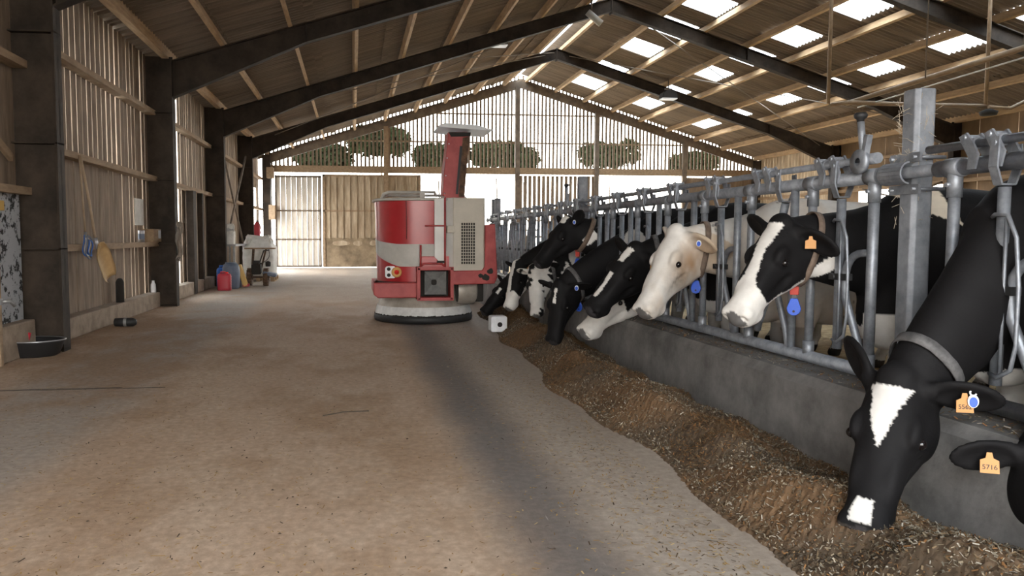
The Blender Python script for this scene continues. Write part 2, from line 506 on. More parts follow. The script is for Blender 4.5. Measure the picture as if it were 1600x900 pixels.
# ridge: translucent strip on the left of the ridge and a ridge cap
wn += 1
rs_ = MB(); rs_.add([(6.34, Y0R, z_sheet(6.34)), (6.34, Y1R, z_sheet(6.34)), (6.58, Y1R, z_sheet(6.58) + 0.05), (6.58, Y0R, z_sheet(6.58) + 0.05)], [(0, 1, 2, 3)])
struct(rs_, 'window_%d' % wn, M['pane'], label='narrow translucent strip along the roof ridge')
cap = MB().add([(6.56, Y0R, 7.60), (6.56, Y1R, 7.60), (7.05, Y1R, z_sheet(7.05) + 0.05), (7.05, Y0R, z_sheet(7.05) + 0.05), (6.62, Y0R, 7.58), (6.62, Y1R, 7.58)], [(0, 1, 2, 3)])
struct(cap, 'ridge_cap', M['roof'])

# ---- purlins
for side, nm in ((-1, 'left'), (1, 'right')):
    for i, d in enumerate([(0.70 if side < 0 else 0.205) + 1.165 * q for q in range(8)]):
        x = XRIDGE + side * d
        zb = z_sheet(x) - AMP - 0.02
        pb = MB()
        ys = FR + [YG + 0.1]
        pb.beam((x, Y0R + 0.2, zb - 0.095), (x, YG + 0.1, zb - 0.095), 0.075, 0.17, (side * SL, 0, 1))
        struct(pb, 'purlin', M['timber'], label='timber purlin %d from the ridge on the %s roof slope' % (i + 1, nm))
for side, x in ((-1, XL - 0.12), (1, XR + 0.12)):
    struct(MB().box(x - 0.06, x + 0.06, Y0R, YG, 4.32, 4.56), 'eave_beam', M['timber'], label='timber eave beam on the %s wall' % ('left' if side < 0 else 'right'))

# ---- portal frames
def isec(mb, pts, depth0, depth1=None):
    pass
def rafter(mb, side, y):
    xe = XL if side < 0 else XR
    xr = XRIDGE
    d = 0.34; w = 0.17; tf = 0.022
    sgn = -1 if side < 0 else 1
    # top flange, web, bottom flange with haunch near the column
    xh = xe - sgn * 2.3
    def zb(x):
        base = z_rafter(x) - d
        if (x - xh) * sgn > 0: base -= 0.30 * ((x - xh) / (xe - xh)) 
        return base
    xs_ = [xr, xh, xe]
    for a, b in zip(xs_[:-1], xs_[1:]):
        mb.prism([(a, z_rafter(a)), (b, z_rafter(b)), (b, z_rafter(b) - tf), (a, z_rafter(a) - tf)], y - w / 2, y + w / 2)
        mb.prism([(a, zb(a) + tf), (b, zb(b) + tf), (b, zb(b)), (a, zb(a))], y - w / 2, y + w / 2)
        mb.prism([(a, z_rafter(a)), (b, z_rafter(b)), (b, zb(b)), (a, zb(a))], y - 0.006, y + 0.006)
    for x in (xh, (xr + xh) / 2):
        mb.prism([(x - 0.006, z_rafter(x)), (x + 0.006, z_rafter(x)), (x + 0.006, zb(x)), (x - 0.006, zb(x))], y - w / 2, y + w / 2)
def column(mb, side, y):
    xi = XL if side < 0 else XR
    s = -1 if side < 0 else 1
    D = 0.5
    x0, x1 = sorted((xi, xi + s * 0.025)); mb.box(x0, x1, y - 0.1, y + 0.1, 0, 4.30)
    x0, x1 = sorted((xi + s * D, xi + s * (D - 0.025))); mb.box(x0, x1, y - 0.1, y + 0.1, 0, 4.45)
    x0, x1 = sorted((xi, xi + s * D)); mb.box(x0, x1, y - 0.008, y + 0.008, 0, 4.35)
    for z in (0.02, 1.1, 2.22, 3.38): mb.box(x0, x1, y - 0.1, y + 0.1, z, z + 0.015)
ordn = ['behind the camera', 'beside the camera', 'nearest in view', 'second in view', 'third in view', 'fourth in view']
for i, y in enumerate(FR):
    f = bpy.data.objects.new('portal_frame', None); COL.objects.link(f); f.location = (XRIDGE, y, 0); f['kind'] = 'structure'
    f['label'] = 'dark steel portal frame, %s' % ordn[i]
    for sd in (-1, 1):
        b = MB(); column(b, sd, y); b.build('column', M['steel_dark'], f)
        b = MB(); rafter(b, sd, y); b.build('rafter', M['steel_dark'], f)
    MB().box(XRIDGE - 0.01, XRIDGE + 0.01, y - 0.1, y + 0.1, 6.9, 7.32).build('ridge_plate', M['steel_dark'], f)
# gable truss frame
f = bpy.data.objects.new('gable_frame', None); COL.objects.link(f); f.location = (XRIDGE, YG, 0); f['kind'] = 'structure'
f['label'] = 'steel frame of the far gable'
for sd in (-1, 1):
    xe = XL if sd < 0 else XR
    b = MB().prism([(XRIDGE, 7.30), (xe, z_rafter(xe)), (xe, z_rafter(xe) - 0.28), (XRIDGE, 7.02)], YG - 0.09, YG - 0.0)
    b.build('rafter', M['steel_brown'], f)
    b = MB().box(min(xe, xe + sd * 0.3), max(xe, xe + sd * 0.3), YG - 0.2, YG, 0, 4.3); b.build('column', M['steel_dark'], f)
    # closing plank under the sheets
    MB().prism([(XRIDGE, 7.30), (xe + sd * 0.5, z_rafter(xe + sd * 0.5)), (xe + sd * 0.5, z_sheet(xe + sd * 0.5) - AMP - .085), (XRIDGE, 7.53 - AMP - .085)], YG + 0.02, YG + 0.05).build('verge_plank', M['slat'], f)
    fb = MB(); q_ = .1
    while q_ < 9.9:
        xx = XRIDGE + sd * q_; fb.box(xx - .032, xx + .032, YG + .02, YG + .05, z_sheet(xx) - AMP - .11, z_sheet(xx) + .03); q_ += PITCH
    fb.build('verge_filler', M['slat'], f)
for x, z0 in ((1.28, 0), (6.45, 0), (9.68, 0), (13.35, 0)):
    MB().box(x - 0.09, x + 0.09, YG - 0.16, YG - 0.02, z0, z_rafter(x) - 0.2).build('gable_post', M['steel_brown'] if x > 2 else M['girt'], f)
# wind bracing rods under the roof and in the left wall
def rods(name, label, segs, r=0.014, m='wire'):
    b = MB()
    for a, c in segs: b.tube([a, c], r, 6)
    struct(b, name, M[m], label=label)
def rr_(x, y, dz=-0.12): return (x, y, z_rafter(x) + dz)
rods('brace_rod', 'crossed wind brace rods under the left roof', [(rr_(-2.4, 19.5), rr_(6.2, 24.7)), (rr_(-2.4, 24.7), rr_(6.2, 19.5)), (rr_(1.5, 19.5), rr_(6.5, 24.7))])
rods('brace_rod', 'crossed wind brace rods under the right roof', [(rr_(7.0, 19.5), rr_(15.8, 24.7)), (rr_(7.0, 24.7), rr_(15.8, 19.5))])
rods('brace_rod', 'crossed brace bars on the left wall behind the barrel', [((-3.3, 19.6, 3.9), (-3.3, 24.6, 0.5)), ((-3.3, 19.7, 0.4), (-3.3, 24.7, 3.7))], 0.03, 'steel_brown')

# ---- far gable wall (end wall): slats above the beam
gw = MB()
x = XL
while x < XR:
    w = 0.080 + random.uniform(-.008, .008)
    gw.box(x, x + w, YG + 0.005, YG + 0.03, 3.66, min(z_rafter(x), z_rafter(x + w)) - 0.01)
    x += 0.155 + random.uniform(-.004, .004)
struct(gw, 'wall_far', M['slat'], label='open vertical slats filling the far gable')
b = MB()
for z in (3.88, 4.9 , 6.0):
    for xa, xb in ((XL, XR),):
        xa = max(xa, XRIDGE - (7.0 - z) / SL - .2) if z > 4.1 else xa
        xb = min(xb, XRIDGE + (7.0 - z) / SL + .2) if z > 4.1 else xb
        if z < 4: b.box(xa, xb, YG - 0.1, YG, 3.66, 3.92)
        else: b.box(xa, xb, YG + 0.03, YG + 0.06, z - 0.03, z + 0.03)
struct(b, 'trim_1', M['girt'], label='heavy timber beam across the far gable')
# slatted infill between the two doorways
gw = MB(); x = 6.55
while x < 9.6:
    gw.box(x, x + 0.13, YG + 0.005, YG + 0.03, 0, 3.62); x += 0.185
for z in (1.2, 2.15): gw.box(6.5, 9.65, YG - 0.03, YG, z - 0.04, z + 0.04)
struct(gw, 'wall_far', M['board'], label='gapped boards between the two far doorways')
# closed boards at right end and left end
gw = MB(); x = 13.4
while x < XR + .3:
    gw.box(x, x + 0.19, YG + 0.005, YG + 0.03, 0, 3.6); x += 0.195
struct(gw, 'wall_far', M['board'], label='closed boards right of the far doorways')
# left closed part: ribbed pale sheet door, boarded door
def ribbed(mb, x0, x1, y, z0, z1, p=0.2, g=0.003):
    x = x0
    while x < x1 - 0.02:
        e = min(x1, x + p)
        mb.box(x + g, e - 0.05, y, y + 0.02, z0, z1)
        mb.box(e - 0.058, e - g, y - 0.045, y + 0.01, z0, z1)
        x = e
d = bpy.data.objects.new('door_1', None); COL.objects.link(d); d.location = (-2.0, YG, 0); d['kind'] = 'structure'; d['label'] = 'tall pale ribbed sliding door at the far left'
b = MB(); ribbed(b, -2.95, -1.22, YG + 0.03, 0.03, 3.55); b.build('door_panel', M['corr'], d)
b = MB()
for z in (0.07, 1.1, 2.2, 3.5): b.box(-2.95, -1.22, YG - 0.02, YG + 0.02, z - 0.03, z + 0.03)
for x in (-2.93, -1.24): b.box(x - 0.03, x + 0.03, YG - 0.02, YG + 0.02, 0.04, 3.55)
b.build('door_frame', M['steel_brown'], d)
d = bpy.data.objects.new('door_2', None); COL.objects.link(d); d.location = (0.5, YG, 0); d['kind'] = 'structure'; d['label'] = 'wide dusty boarded door with grimy lower panel'
b = MB(); ribbed(b, -1.15, 2.6, YG + 0.03, 1.14, 3.6, 0.26, 0.0); b.build('door_panel', M['board_pale'], d)
b = MB().box(-1.15, 2.6, YG + 0.0, YG + 0.03, 0.03, 1.16); b.build('lower_panel', M['grime_panel'], d)
b = MB()
for z in (2.2, 3.55): b.box(-1.15, 2.6, YG - 0.03, YG + 0.02, z - 0.03, z + 0.03)
for x in (-1.12, 1.28, 2.58): b.box(x - 0.05, x + 0.05, YG - 0.03, YG + 0.02, 0.04, 3.6)
b.build('door_frame', M['girt'], d)
hb = MB()
for xa, xb, zz in ((-0.85, -0.1, 0.95), (-0.02, 0.35, 0.95), (0.62, 0.95, 0.96), (1.2, 1.45, 0.95)):
    n = 10; pts = []
    for j in range(n):
        a = 2 * math.pi * j / n
        pts.append(((xa + xb) / 2 + (xb - xa) / 2 * math.cos(a) * random.uniform(.8, 1.05), zz + .11 * math.sin(a) * random.uniform(.7, 1.1)))
    hb.prism(pts, YG - 0.012, YG + 0.0)
hb.build('worn_patch', M['board_pale'], d)

# ---- left wall: vertical boards with gaps, girts, plinth
bays = [(3.4, 8.75), (8.75, 14.1), (14.1, 19.45), (19.45, 24.8), (24.8, 30.1)]
for bi, (ya, yb) in enumerate(bays):
    wb = MB(); y = ya - 0.02
    while y < yb:
        w = 0.176 + random.uniform(-0.012, 0.006)
        gap = random.choice((.014, .018, .022, .026, .034))
        if bi == 1 and abs(y - 12.0) < 0.11: gap = 0.09
        if bi >= 2: gap *= 0.9
        zlo = 0.26
        if bi == 2 and 15.2 < y < 16.6: gap = 0.08
        x = -3.56 + random.uniform(-.006, .006)
        if bi == 0:
            if y < 7.0: zlo = 1.7
            wb.box(x - 0.02, x, y, y + w + .02, zlo, 4.55)
        elif bi == 4 and 25.7 < y < 29.2:
            wb.box(x - 0.02, x, y, y + w, 3.0, 4.6)
        elif bi == 1 and y < 12.3:
            wb.box(x - 0.02, x, y, y + w, 2.2, 4.62)
            wb.box(x - 0.02, x, y + 0.0, y + w + gap * 0.75, zlo, 2.2)
        else:
            wb.box(x - 0.02, x, y, y + w, zlo, 4.62)
        y += w + gap
    struct(wb, 'wall_left', M['board'], label='gapped vertical boards of the left wall')
    g = MB()
    for z in ((2.24, 3.38, 1.1) if bi == 1 else (2.24, 3.4) if bi else (1.72, 3.05)):
        g.box(-3.55, -3.40, ya + 0.02, yb - 0.02, z - 0.04, z + 0.04)
    if bi == 0: 
        g.beam((-3.5, 8.5, 2.05), (-3.5, 7.3, 2.6), 0.04, 0.08)
    struct(g, 'girt', M['girt'], label='timber rails of the left wall')
    p = MB().box(-3.62, -3.38, ya + 0.1, yb - 0.1, 0, 0.26 if bi else 0.36)
    if bi != 4: struct(p, 'baseboard_left', M['plinth'], bevel=0.015, label='concrete plinth under the left wall')
struct(MB().box(-3.6, -3.5, 3.5, 8.65, 0.36, 1.72), 'wall_left', M['render'], label='speckled grey rendered lower wall at the near left')
struct(MB().box(-3.50, -3.36, 16.9, 17.2, 0.0, 2.2).box(-3.5, -3.38, 18.0, 18.12, 0, 2.2), 'trim_2', M['steel_dark'])

# ---- unseen walls added around the photographer to cut light, open doorway behind
bw = MB()
y = -1.9
while y < 3.3:
    bw.box(-3.58, -3.56, y, y + .19, .26, 4.62); y += .2
struct(bw, 'wall_left', M['board'], label='unseen boards added to the left wall beside the photographer to cut the light')
bw = MB().box(2.9, XR, -2.1, -2.06, 0, 5.2).box(XL - .5, -2.6, -2.1, -2.06, 0, 4.5)
bw.prism([(-2.6, 4.3), (2.9, 4.3), (2.9, 5.2), (XR, 5.2), (XR, z_rafter(XR) ), (XRIDGE, 7.3), (XL, z_rafter(XL)), (XL, 4.3)], -2.1, -2.06, 'Y')
struct(bw, 'wall_back', M['ply'], label='unseen boarded end wall with an open doorway, added behind the photographer to cut the light')
# ---- right wall
rw = MB()
y = 24.7
while y < YG:
    rw.box(XR + 0.3, XR + 0.32, y, y + 0.2, 0, 4.5); y += 0.2 + 0.015
struct(rw, 'wall_right', M['board_pale'], label='gapped boards of the right wall by the far gable')
rw = MB()
for y0 in np.arange(-1.9, 24.6, 1.22):
    a, b = float(y0), float(y0) + 1.205
    if 19.8 < a < 23:
        rw.box(XR + 0.3, XR + 0.32, a, b, 0, 2.0); rw.box(XR + 0.3, XR + 0.32, a, b, 2.75, 4.5)
    else:
        rw.box(XR + 0.3, XR + 0.32, a, b, 0, 4.5)
struct(rw, 'wall_right', M['ply'], label='brown plywood panels of the right wall')
rw = MB()
for z in (1.3, 2.75, 3.7): rw.box(XR + 0.2, XR + 0.3, -1.9, YG, z - 0.05, z + 0.05)
struct(rw, 'girt', M['girt'], label='timber rails of the right wall')
rods('brace_rod', 'crossed bars in the opening of the right wall', [((16.45, 19.9, 2.0), (16.45, 23.3, 2.75)), ((16.45, 19.9, 2.75), (16.45, 23.3, 2.0))], 0.03, 'steel_brown')

# ---- outside: trees and a low building beyond the far doorways
def tree(x, y, h, r, label):
    t = thing('tree', label, 'tree', (x, y, -0.02), 'trees beyond the far gable')
    MB().tube([(x, y, 0), (x + 0.1, y, h * 0.35), (x, y, h * 0.7)], [0.09, 0.07, 0.04], 8).build('trunk', M['bark'], t)
    cb = MB()
    blobs = [(x + random.uniform(-.55, .55) * r, y + random.uniform(-.5, .5) * r, random.uniform(min(6.4, h - .6), h - .55), min(.75, r * random.uniform(.3, .5))) for _ in range(13)]
    for bx, by, bz, br in blobs:
        for _ in range(420):
            d = Vector((random.gauss(0, 1), random.gauss(0, 1), random.gauss(0, 1))).normalized() * br * random.uniform(.6, 1.05)
            c = Vector((bx, by, bz)) + d
            a = Vector((random.gauss(0, 1), random.gauss(0, 1), random.gauss(0, 1))).normalized() * random.uniform(.07, .16)
            bq = a.cross(Vector((random.gauss(0, 1), random.gauss(0, 1), random.gauss(0, 1))).normalized())
            cb.add([c - a, c + bq, c + a, c - bq], [(0, 1, 2, 3)])
    cb.build('crown', M['leaf'], t)
    return t
for i, (x, y, h, r, lb) in enumerate([
    (1.6, 44, 7.3, 2.7, 'leafy tree beyond the gable slats, left of the gable middle'),
    (5.2, 47, 6.6, 2.2, 'leafy tree seen behind the red chimney column of the robot'),
    (8.6, 46, 6.7, 2.0, 'leafy tree right of the red chimney column beyond the slats'),
    (11.6, 52, 7.0, 1.9, 'low tree beyond the gable slats, near the gable middle'),
    (17.0, 50, 7.4, 2.5, 'rounded tree beyond the slats, right of the gable middle'),
    (-1.6, 45, 6.3, 2.0, 'low leafy tree beyond the slats at the far left end of the gable'),
    (23.8, 52, 7.0, 1.8, 'small tree beyond the slats near the right end of the gable')]):
    tree(x, y, h, r, lb)
# ================================================================== headlock fence
XF, ZT, ZROD, ZB = 2.6, 1.545, 1.635, 0.555
PL0, PLP = 3.98, 0.68            # centre of one neck gap, pitch of the places
def headlock_panel(y0, y1, places, open_places, label, lever=True, rod_from=None, rod_to=None):
    t = thing('headlock_panel', label, 'fence panel', (XF, (y0 + y1) / 2, 0.5), 'headlock fence panels')
    G = M['galv']
    MB().tube([(XF, y0, ZT), (XF, y1, ZT)], 0.036, 14).build('top_rail', G, t)
    MB().tube([(XF, y0, ZB), (XF, y1, ZB)], 0.034, 14).build('bottom_rail', G, t)
    MB().tube([(XF - 0.01, rod_from or y0, ZROD), (XF - 0.01, rod_to or y1, ZROD)], 0.019, 10).build('locking_rod', G, t)
    def upright(y, r=0.024, sleeve=True):
        b = MB().tube([(XF, y, ZB), (XF, y, ZT)], r, 12)
        b.build('upright', G, t)
        if sleeve:
            b = MB().tube([(XF, y - 0.045, ZT), (XF, y + 0.045, ZT)], 0.042, 14)
            b.tube([(XF, y, ZT), (XF, y, ZT - 0.13)], 0.031, 12)
            b.tube([(XF - 0.045, y, ZT - 0.075), (XF - 0.02, y, ZT - 0.075)], 0.011, 6)
            b.build('top_sleeve', G, t)
            MB().tube([(XF, y, ZB + 0.09), (XF, y, ZB)], 0.031, 12).build('bottom_sleeve', G, t)
    for yc in places:
        if y0 + 0.02 < yc + 0.13 < y1: upright(yc + 0.13)
        if y0 + 0.02 < yc + 0.31 < y1: upright(yc + 0.31, sleeve=False)
        if not (y0 < yc - 0.14 < y1): continue
        # bent tube that carries the pivot of the locking arm
        yb = yc - 0.38
        pts = [(XF, yb, 1.16)] + bez((XF, yb + 0.05, 1.16), (XF, yb + 0.2, 1.16), (XF, yb + 0.2, 1.0), 6) + [(XF, yb + 0.19, 0.92), (XF, yb + 0.06, 0.66), (XF, yb + 0.03, ZB)]
        MB().tube(pts, 0.02, 10).build('bent_tube', G, t)
        # pivot bracket
        MB().rbox((XF - 0.01, yc - 0.155, 1.03), (0.05, 0.13, 0.035)).tube([(XF - 0.045, yc - 0.13, 1.03), (XF + 0.03, yc - 0.13, 1.03)], 0.016, 8).build('pivot_bracket', M['black_rubber'], t)
        # locking arm
        lean = -0.12 if yc in open_places else 0.0
        ya_top, ya_bot = yc - 0.13 - lean * 1.0, yc - 0.13 + lean * 0.9
        if yc in open_places: ya_top, ya_bot = yc - 0.27, yc + 0.02
        a = MB().tube([(XF, ya_top, ZT - 0.1), (XF, ya_bot, 0.64)], 0.0235, 12)
        arm = a.build('locking_arm', G, t)
        def on(z): return ya_top + (ya_bot - ya_top) * (ZT - 0.1 - z) / (ZT - 0.74)
        w = MB()
        lo = [(XF - 0.03, on(1.33) + 0.02, 1.325), (XF - 0.035, on(1.33), 1.335), (XF - 0.035, on(1.33) - 0.06, 1.33), (XF - 0.04, on(1.25) - 0.11, 1.24), (XF - 0.04, on(1.05) - 0.13, 1.05), (XF - 0.04, on(.8) - 0.13, 0.82)] + [(XF - 0.04, on(.7) - 0.11, 0.72), (XF - 0.04, on(.68) - 0.05, 0.68), (XF - 0.03, on(.68), 0.69)]
        w.tube(lo, 0.0085, 6)
        w.tube([(XF - 0.035, on(1.3) - 0.055, 1.32), (XF - 0.035, on(1.0) - 0.055, 1.0), (XF - 0.035, on(.7) - 0.055, 0.7)], 0.0075, 6)
        w.build('wire_loop', G, arm)
        # strap that wraps the top rail
        u = MB()
        path = [(XF - 0.05, ya_top, ZT + 0.10), (XF - 0.055, ya_top, ZT - 0.02), (XF - 0.03, ya_top, ZT - 0.09), (XF + 0.03, ya_top, ZT - 0.09), (XF + 0.055, ya_top, ZT - 0.02), (XF + 0.05, ya_top, ZT + 0.07)]
        for p, q in zip(path[:-1], path[1:]): u.beam(p, q, 0.042, 0.008, (1, 0, 0.3))
        u.tube([(XF - 0.062, ya_top, ZT + 0.075), (XF - 0.045, ya_top, ZT + 0.075)], 0.013, 8)
        u.build('rail_strap', G, arm)
        # pair of claw plates on the locking rod
        c = MB()
        for dy in (0.0, 0.13):
            yy = yc - 0.15 + dy
            c.prism([(yy + 0.045, ZROD + 0.045), (yy + 0.085, ZROD + 0.03), (yy + 0.03, ZROD - 0.06), (yy + 0.035, ZROD - 0.11), (yy - 0.005, ZROD - 0.11), (yy - 0.02, ZROD - 0.05), (yy + 0.01, ZROD)], XF - 0.047, XF - 0.037, 'X')
            c.prism([(yy + 0.045, ZROD + 0.045), (yy + 0.085, ZROD + 0.03), (yy + 0.03, ZROD - 0.06), (yy - 0.02, ZROD - 0.05), (yy + 0.01, ZROD)], XF + 0.02, XF + 0.03, 'X')
            c.tube([(XF - 0.055, yy + 0.055, ZROD + 0.025), (XF + 0.035, yy + 0.055, ZROD + 0.025)], 0.012, 8)
            c.tube([(XF - 0.01, yy + 0.02, ZROD), (XF - 0.01, yy + 0.085, ZROD)], 0.026, 10)
        c.build('locking_claw', G, t)
    for ye in (y0, y1):
        b = MB().tube([(XF, ye - 0.003, ZB), (XF, ye + 0.003, ZB)], 0.036, 14)
    if lever:
        ye = y0
        upright(ye + 0.01, 0.026)
        b = MB().tube([(XF - 0.01, ye + 0.12, ZROD), (XF - 0.01, ye - 0.02, ZROD)], 0.028, 12)
        b.lathe([(0.02, -0.012), (0.062, -0.012), (0.062, 0.012), (0.02, 0.012)], (XF - 0.045, ye + 0.07, ZROD - 0.012), 18, 'X')
        b.build('lever_hub', G, t)
        lv = MB().tube([(XF - 0.035, ye + 0.05, ZROD), (XF - 0.035, ye + 0.075, ZROD + 0.12), (XF - 0.035, ye + 0.085, ZROD + 0.19)], 0.018, 10)
        lv.rbox((XF - 0.035, ye + 0.035, ZROD + 0.06), (0.03, 0.025, 0.12), (0.25, 0, 0))
        lv = lv.build('lever', G, t)
        MB().lathe([(0.0, 0.05), (0.026, 0.047), (0.034, 0.035), (0.03, 0.022), (0.018, 0.012), (0.016, -0.01), (0.0, -0.01)], (XF - 0.035, ye + 0.088, ZROD + 0.19), 14).build('knob', M['black_rubber'], lv)
    return t
pl = lambda k: PL0 + PLP * k
headlock_panel(3.58, 8.78, [pl(k) for k in range(0, 8)], [pl(1)], 'galvanised headlock fence panel with six cows eating through it, behind the near square post', rod_to=8.7)
headlock_panel(9.02, 14.2, [pl(k) for k in range(8, 15)], [pl(11), pl(13)], 'far headlock fence panel beyond the second square post, beside the robot', rod_to=14.1)
headlock_panel(-1.9, 3.17, [2.94 - PLP * k for k in range(0, 7)], [], 'nearest headlock fence panel, at the right edge of the photo, a black cow through it', lever=False, rod_to=3.22)

def fence_post(y, label, straw=False):
    t = thing('fence_post', label, 'post', (XF + 0.1, y, 0.48), 'fence posts')
    x0, x1, h = XF + 0.045, XF + 0.155, 0.055
    r = 0.018
    poly = [(x0 + r, y - h), (x1 - r, y - h), (x1, y - h + r), (x1, y + h - r), (x1 - r, y + h), (x0 + r, y + h), (x0, y + h - r), (x0, y - h + r)]
    MB().prism(poly, 0.48, 1.945, 'Z').build('square_tube', M['galv_dusty'], t, bevel=0.004)
    c = MB()
    for z in (ZT + 0.075, ZT - 0.075):
        c.box(x0 - 0.012, x0 + 0.002, y - 0.1, y + 0.1, z - 0.022, z + 0.022)
        c.tube([(x0 - 0.03, y - 0.075, z), (x0 + 0.14, y - 0.075, z)], 0.010, 6)
        c.tube([(x0 - 0.03, y + 0.075, z), (x0 + 0.14, y + 0.075, z)], 0.010, 6)
    ang = [math.radians(a) for a in range(-90, 91, 20)]
    for a, b in zip(ang[:-1], ang[1:]):
        p = (XF - 0.046 * math.cos(a), y, ZT + 0.05 * math.sin(a)); q = (XF - 0.046 * math.cos(b), y, ZT + 0.05 * math.sin(b))
        c.beam(p, q, 0.16, 0.008, (1, 0, 0))
    c.build('rail_clamp', M['galv'], t)
    MB().tube([(XF, y - .30, ZT), (XF, y + .18, ZT)], .029, 12).build('joining_tube', M['galv'], t)
    if straw:
        s = MB()
        for _ in range(130):
            e = random.random()
            px, py = (x0 - 0.004, y + random.uniform(-h, h)) if e < .4 else ((x1 + random.uniform(-.1, .004), y - h - 0.004))
            if random.random() < .3: px, py = x0 - .005 , y + h
            z = random.choice((random.uniform(1.55, 1.95), random.uniform(1.3, 1.9), 1.63))
            d = Vector((random.gauss(0, .3), random.gauss(0, 1), random.gauss(0, 1))).normalized() * random.uniform(.008, .04)
            p = Vector((px, py, z)); s.tube([p - d, p + d], 0.0011, 4, smooth=False)
        s.build('clinging_straw', M['cob'], t)['kind'] = 'stuff'
    return t
fence_post(3.43, 'tall square galvanised post with clinging straw, nearest the camera', True)
fence_post(8.9, 'square galvanised fence post standing above the raised black cow head')
fence_post(14.3, 'farthest grey fence post, just right of the robot cabinet')
fence_post(14.62, 'grey fence post standing right behind the farthest one, by the robot cabinet')
# ================================================================== cows
def surface_nets(D, h, org):
    S = D < 0
    nx, ny, nz = D.shape
    c = np.zeros((nx - 1, ny - 1, nz - 1), np.int8)
    corners = [(i, j, k) for i in (0, 1) for j in (0, 1) for k in (0, 1)]
    for i, j, k in corners: c += S[i:nx - 1 + i, j:ny - 1 + j, k:nz - 1 + k]
    act = (c > 0) & (c < 8)
    idx = -np.ones(act.shape, np.int64)
    cells = np.argwhere(act)
    idx[act] = np.arange(len(cells))
    acc = np.zeros((len(cells), 3)); cnt = np.zeros(len(cells))
    vals = {q: D[cells[:, 0] + q[0], cells[:, 1] + q[1], cells[:, 2] + q[2]] for q in corners}
    for a in corners:
        for ax in range(3):
            if a[ax]: continue
            b = list(a); b[ax] = 1; b = tuple(b)
            va, vb = vals[a], vals[b]
            m = (va < 0) != (vb < 0)
            t = va[m] / (va[m] - vb[m])
            p = np.tile(np.array(a, float), (m.sum(), 1)); p[:, ax] += t
            acc[m] += p; cnt[m] += 1
    V = (cells + acc / cnt[:, None]) * h + org
    F = []
    for ax in range(3):
        o1, o2 = [q for q in range(3) if q != ax]
        sl0 = [slice(None)] * 3; sl1 = [slice(None)] * 3
        sl0[ax] = slice(0, -1); sl1[ax] = slice(1, None)
        ch = S[tuple(sl0)] != S[tuple(sl1)]
        e = np.argwhere(ch)
        ok = (e[:, o1] > 0) & (e[:, o2] > 0) & (e[:, o1] < D.shape[o1] - 1) & (e[:, o2] < D.shape[o2] - 1)
        e = e[ok]
        ins = S[e[:, 0], e[:, 1], e[:, 2]]
        q = []
        for d1, d2 in ((0, 0), (1, 0), (1, 1), (0, 1)):
            g = e.copy(); g[:, o1] -= d1; g[:, o2] -= d2
            q.append(idx[g[:, 0], g[:, 1], g[:, 2]])
        q = np.stack(q, 1)
        flip = ins if ax != 1 else ~ins
        q[flip] = q[flip][:, ::-1]
        F.append(q)
    return V, np.concatenate(F)

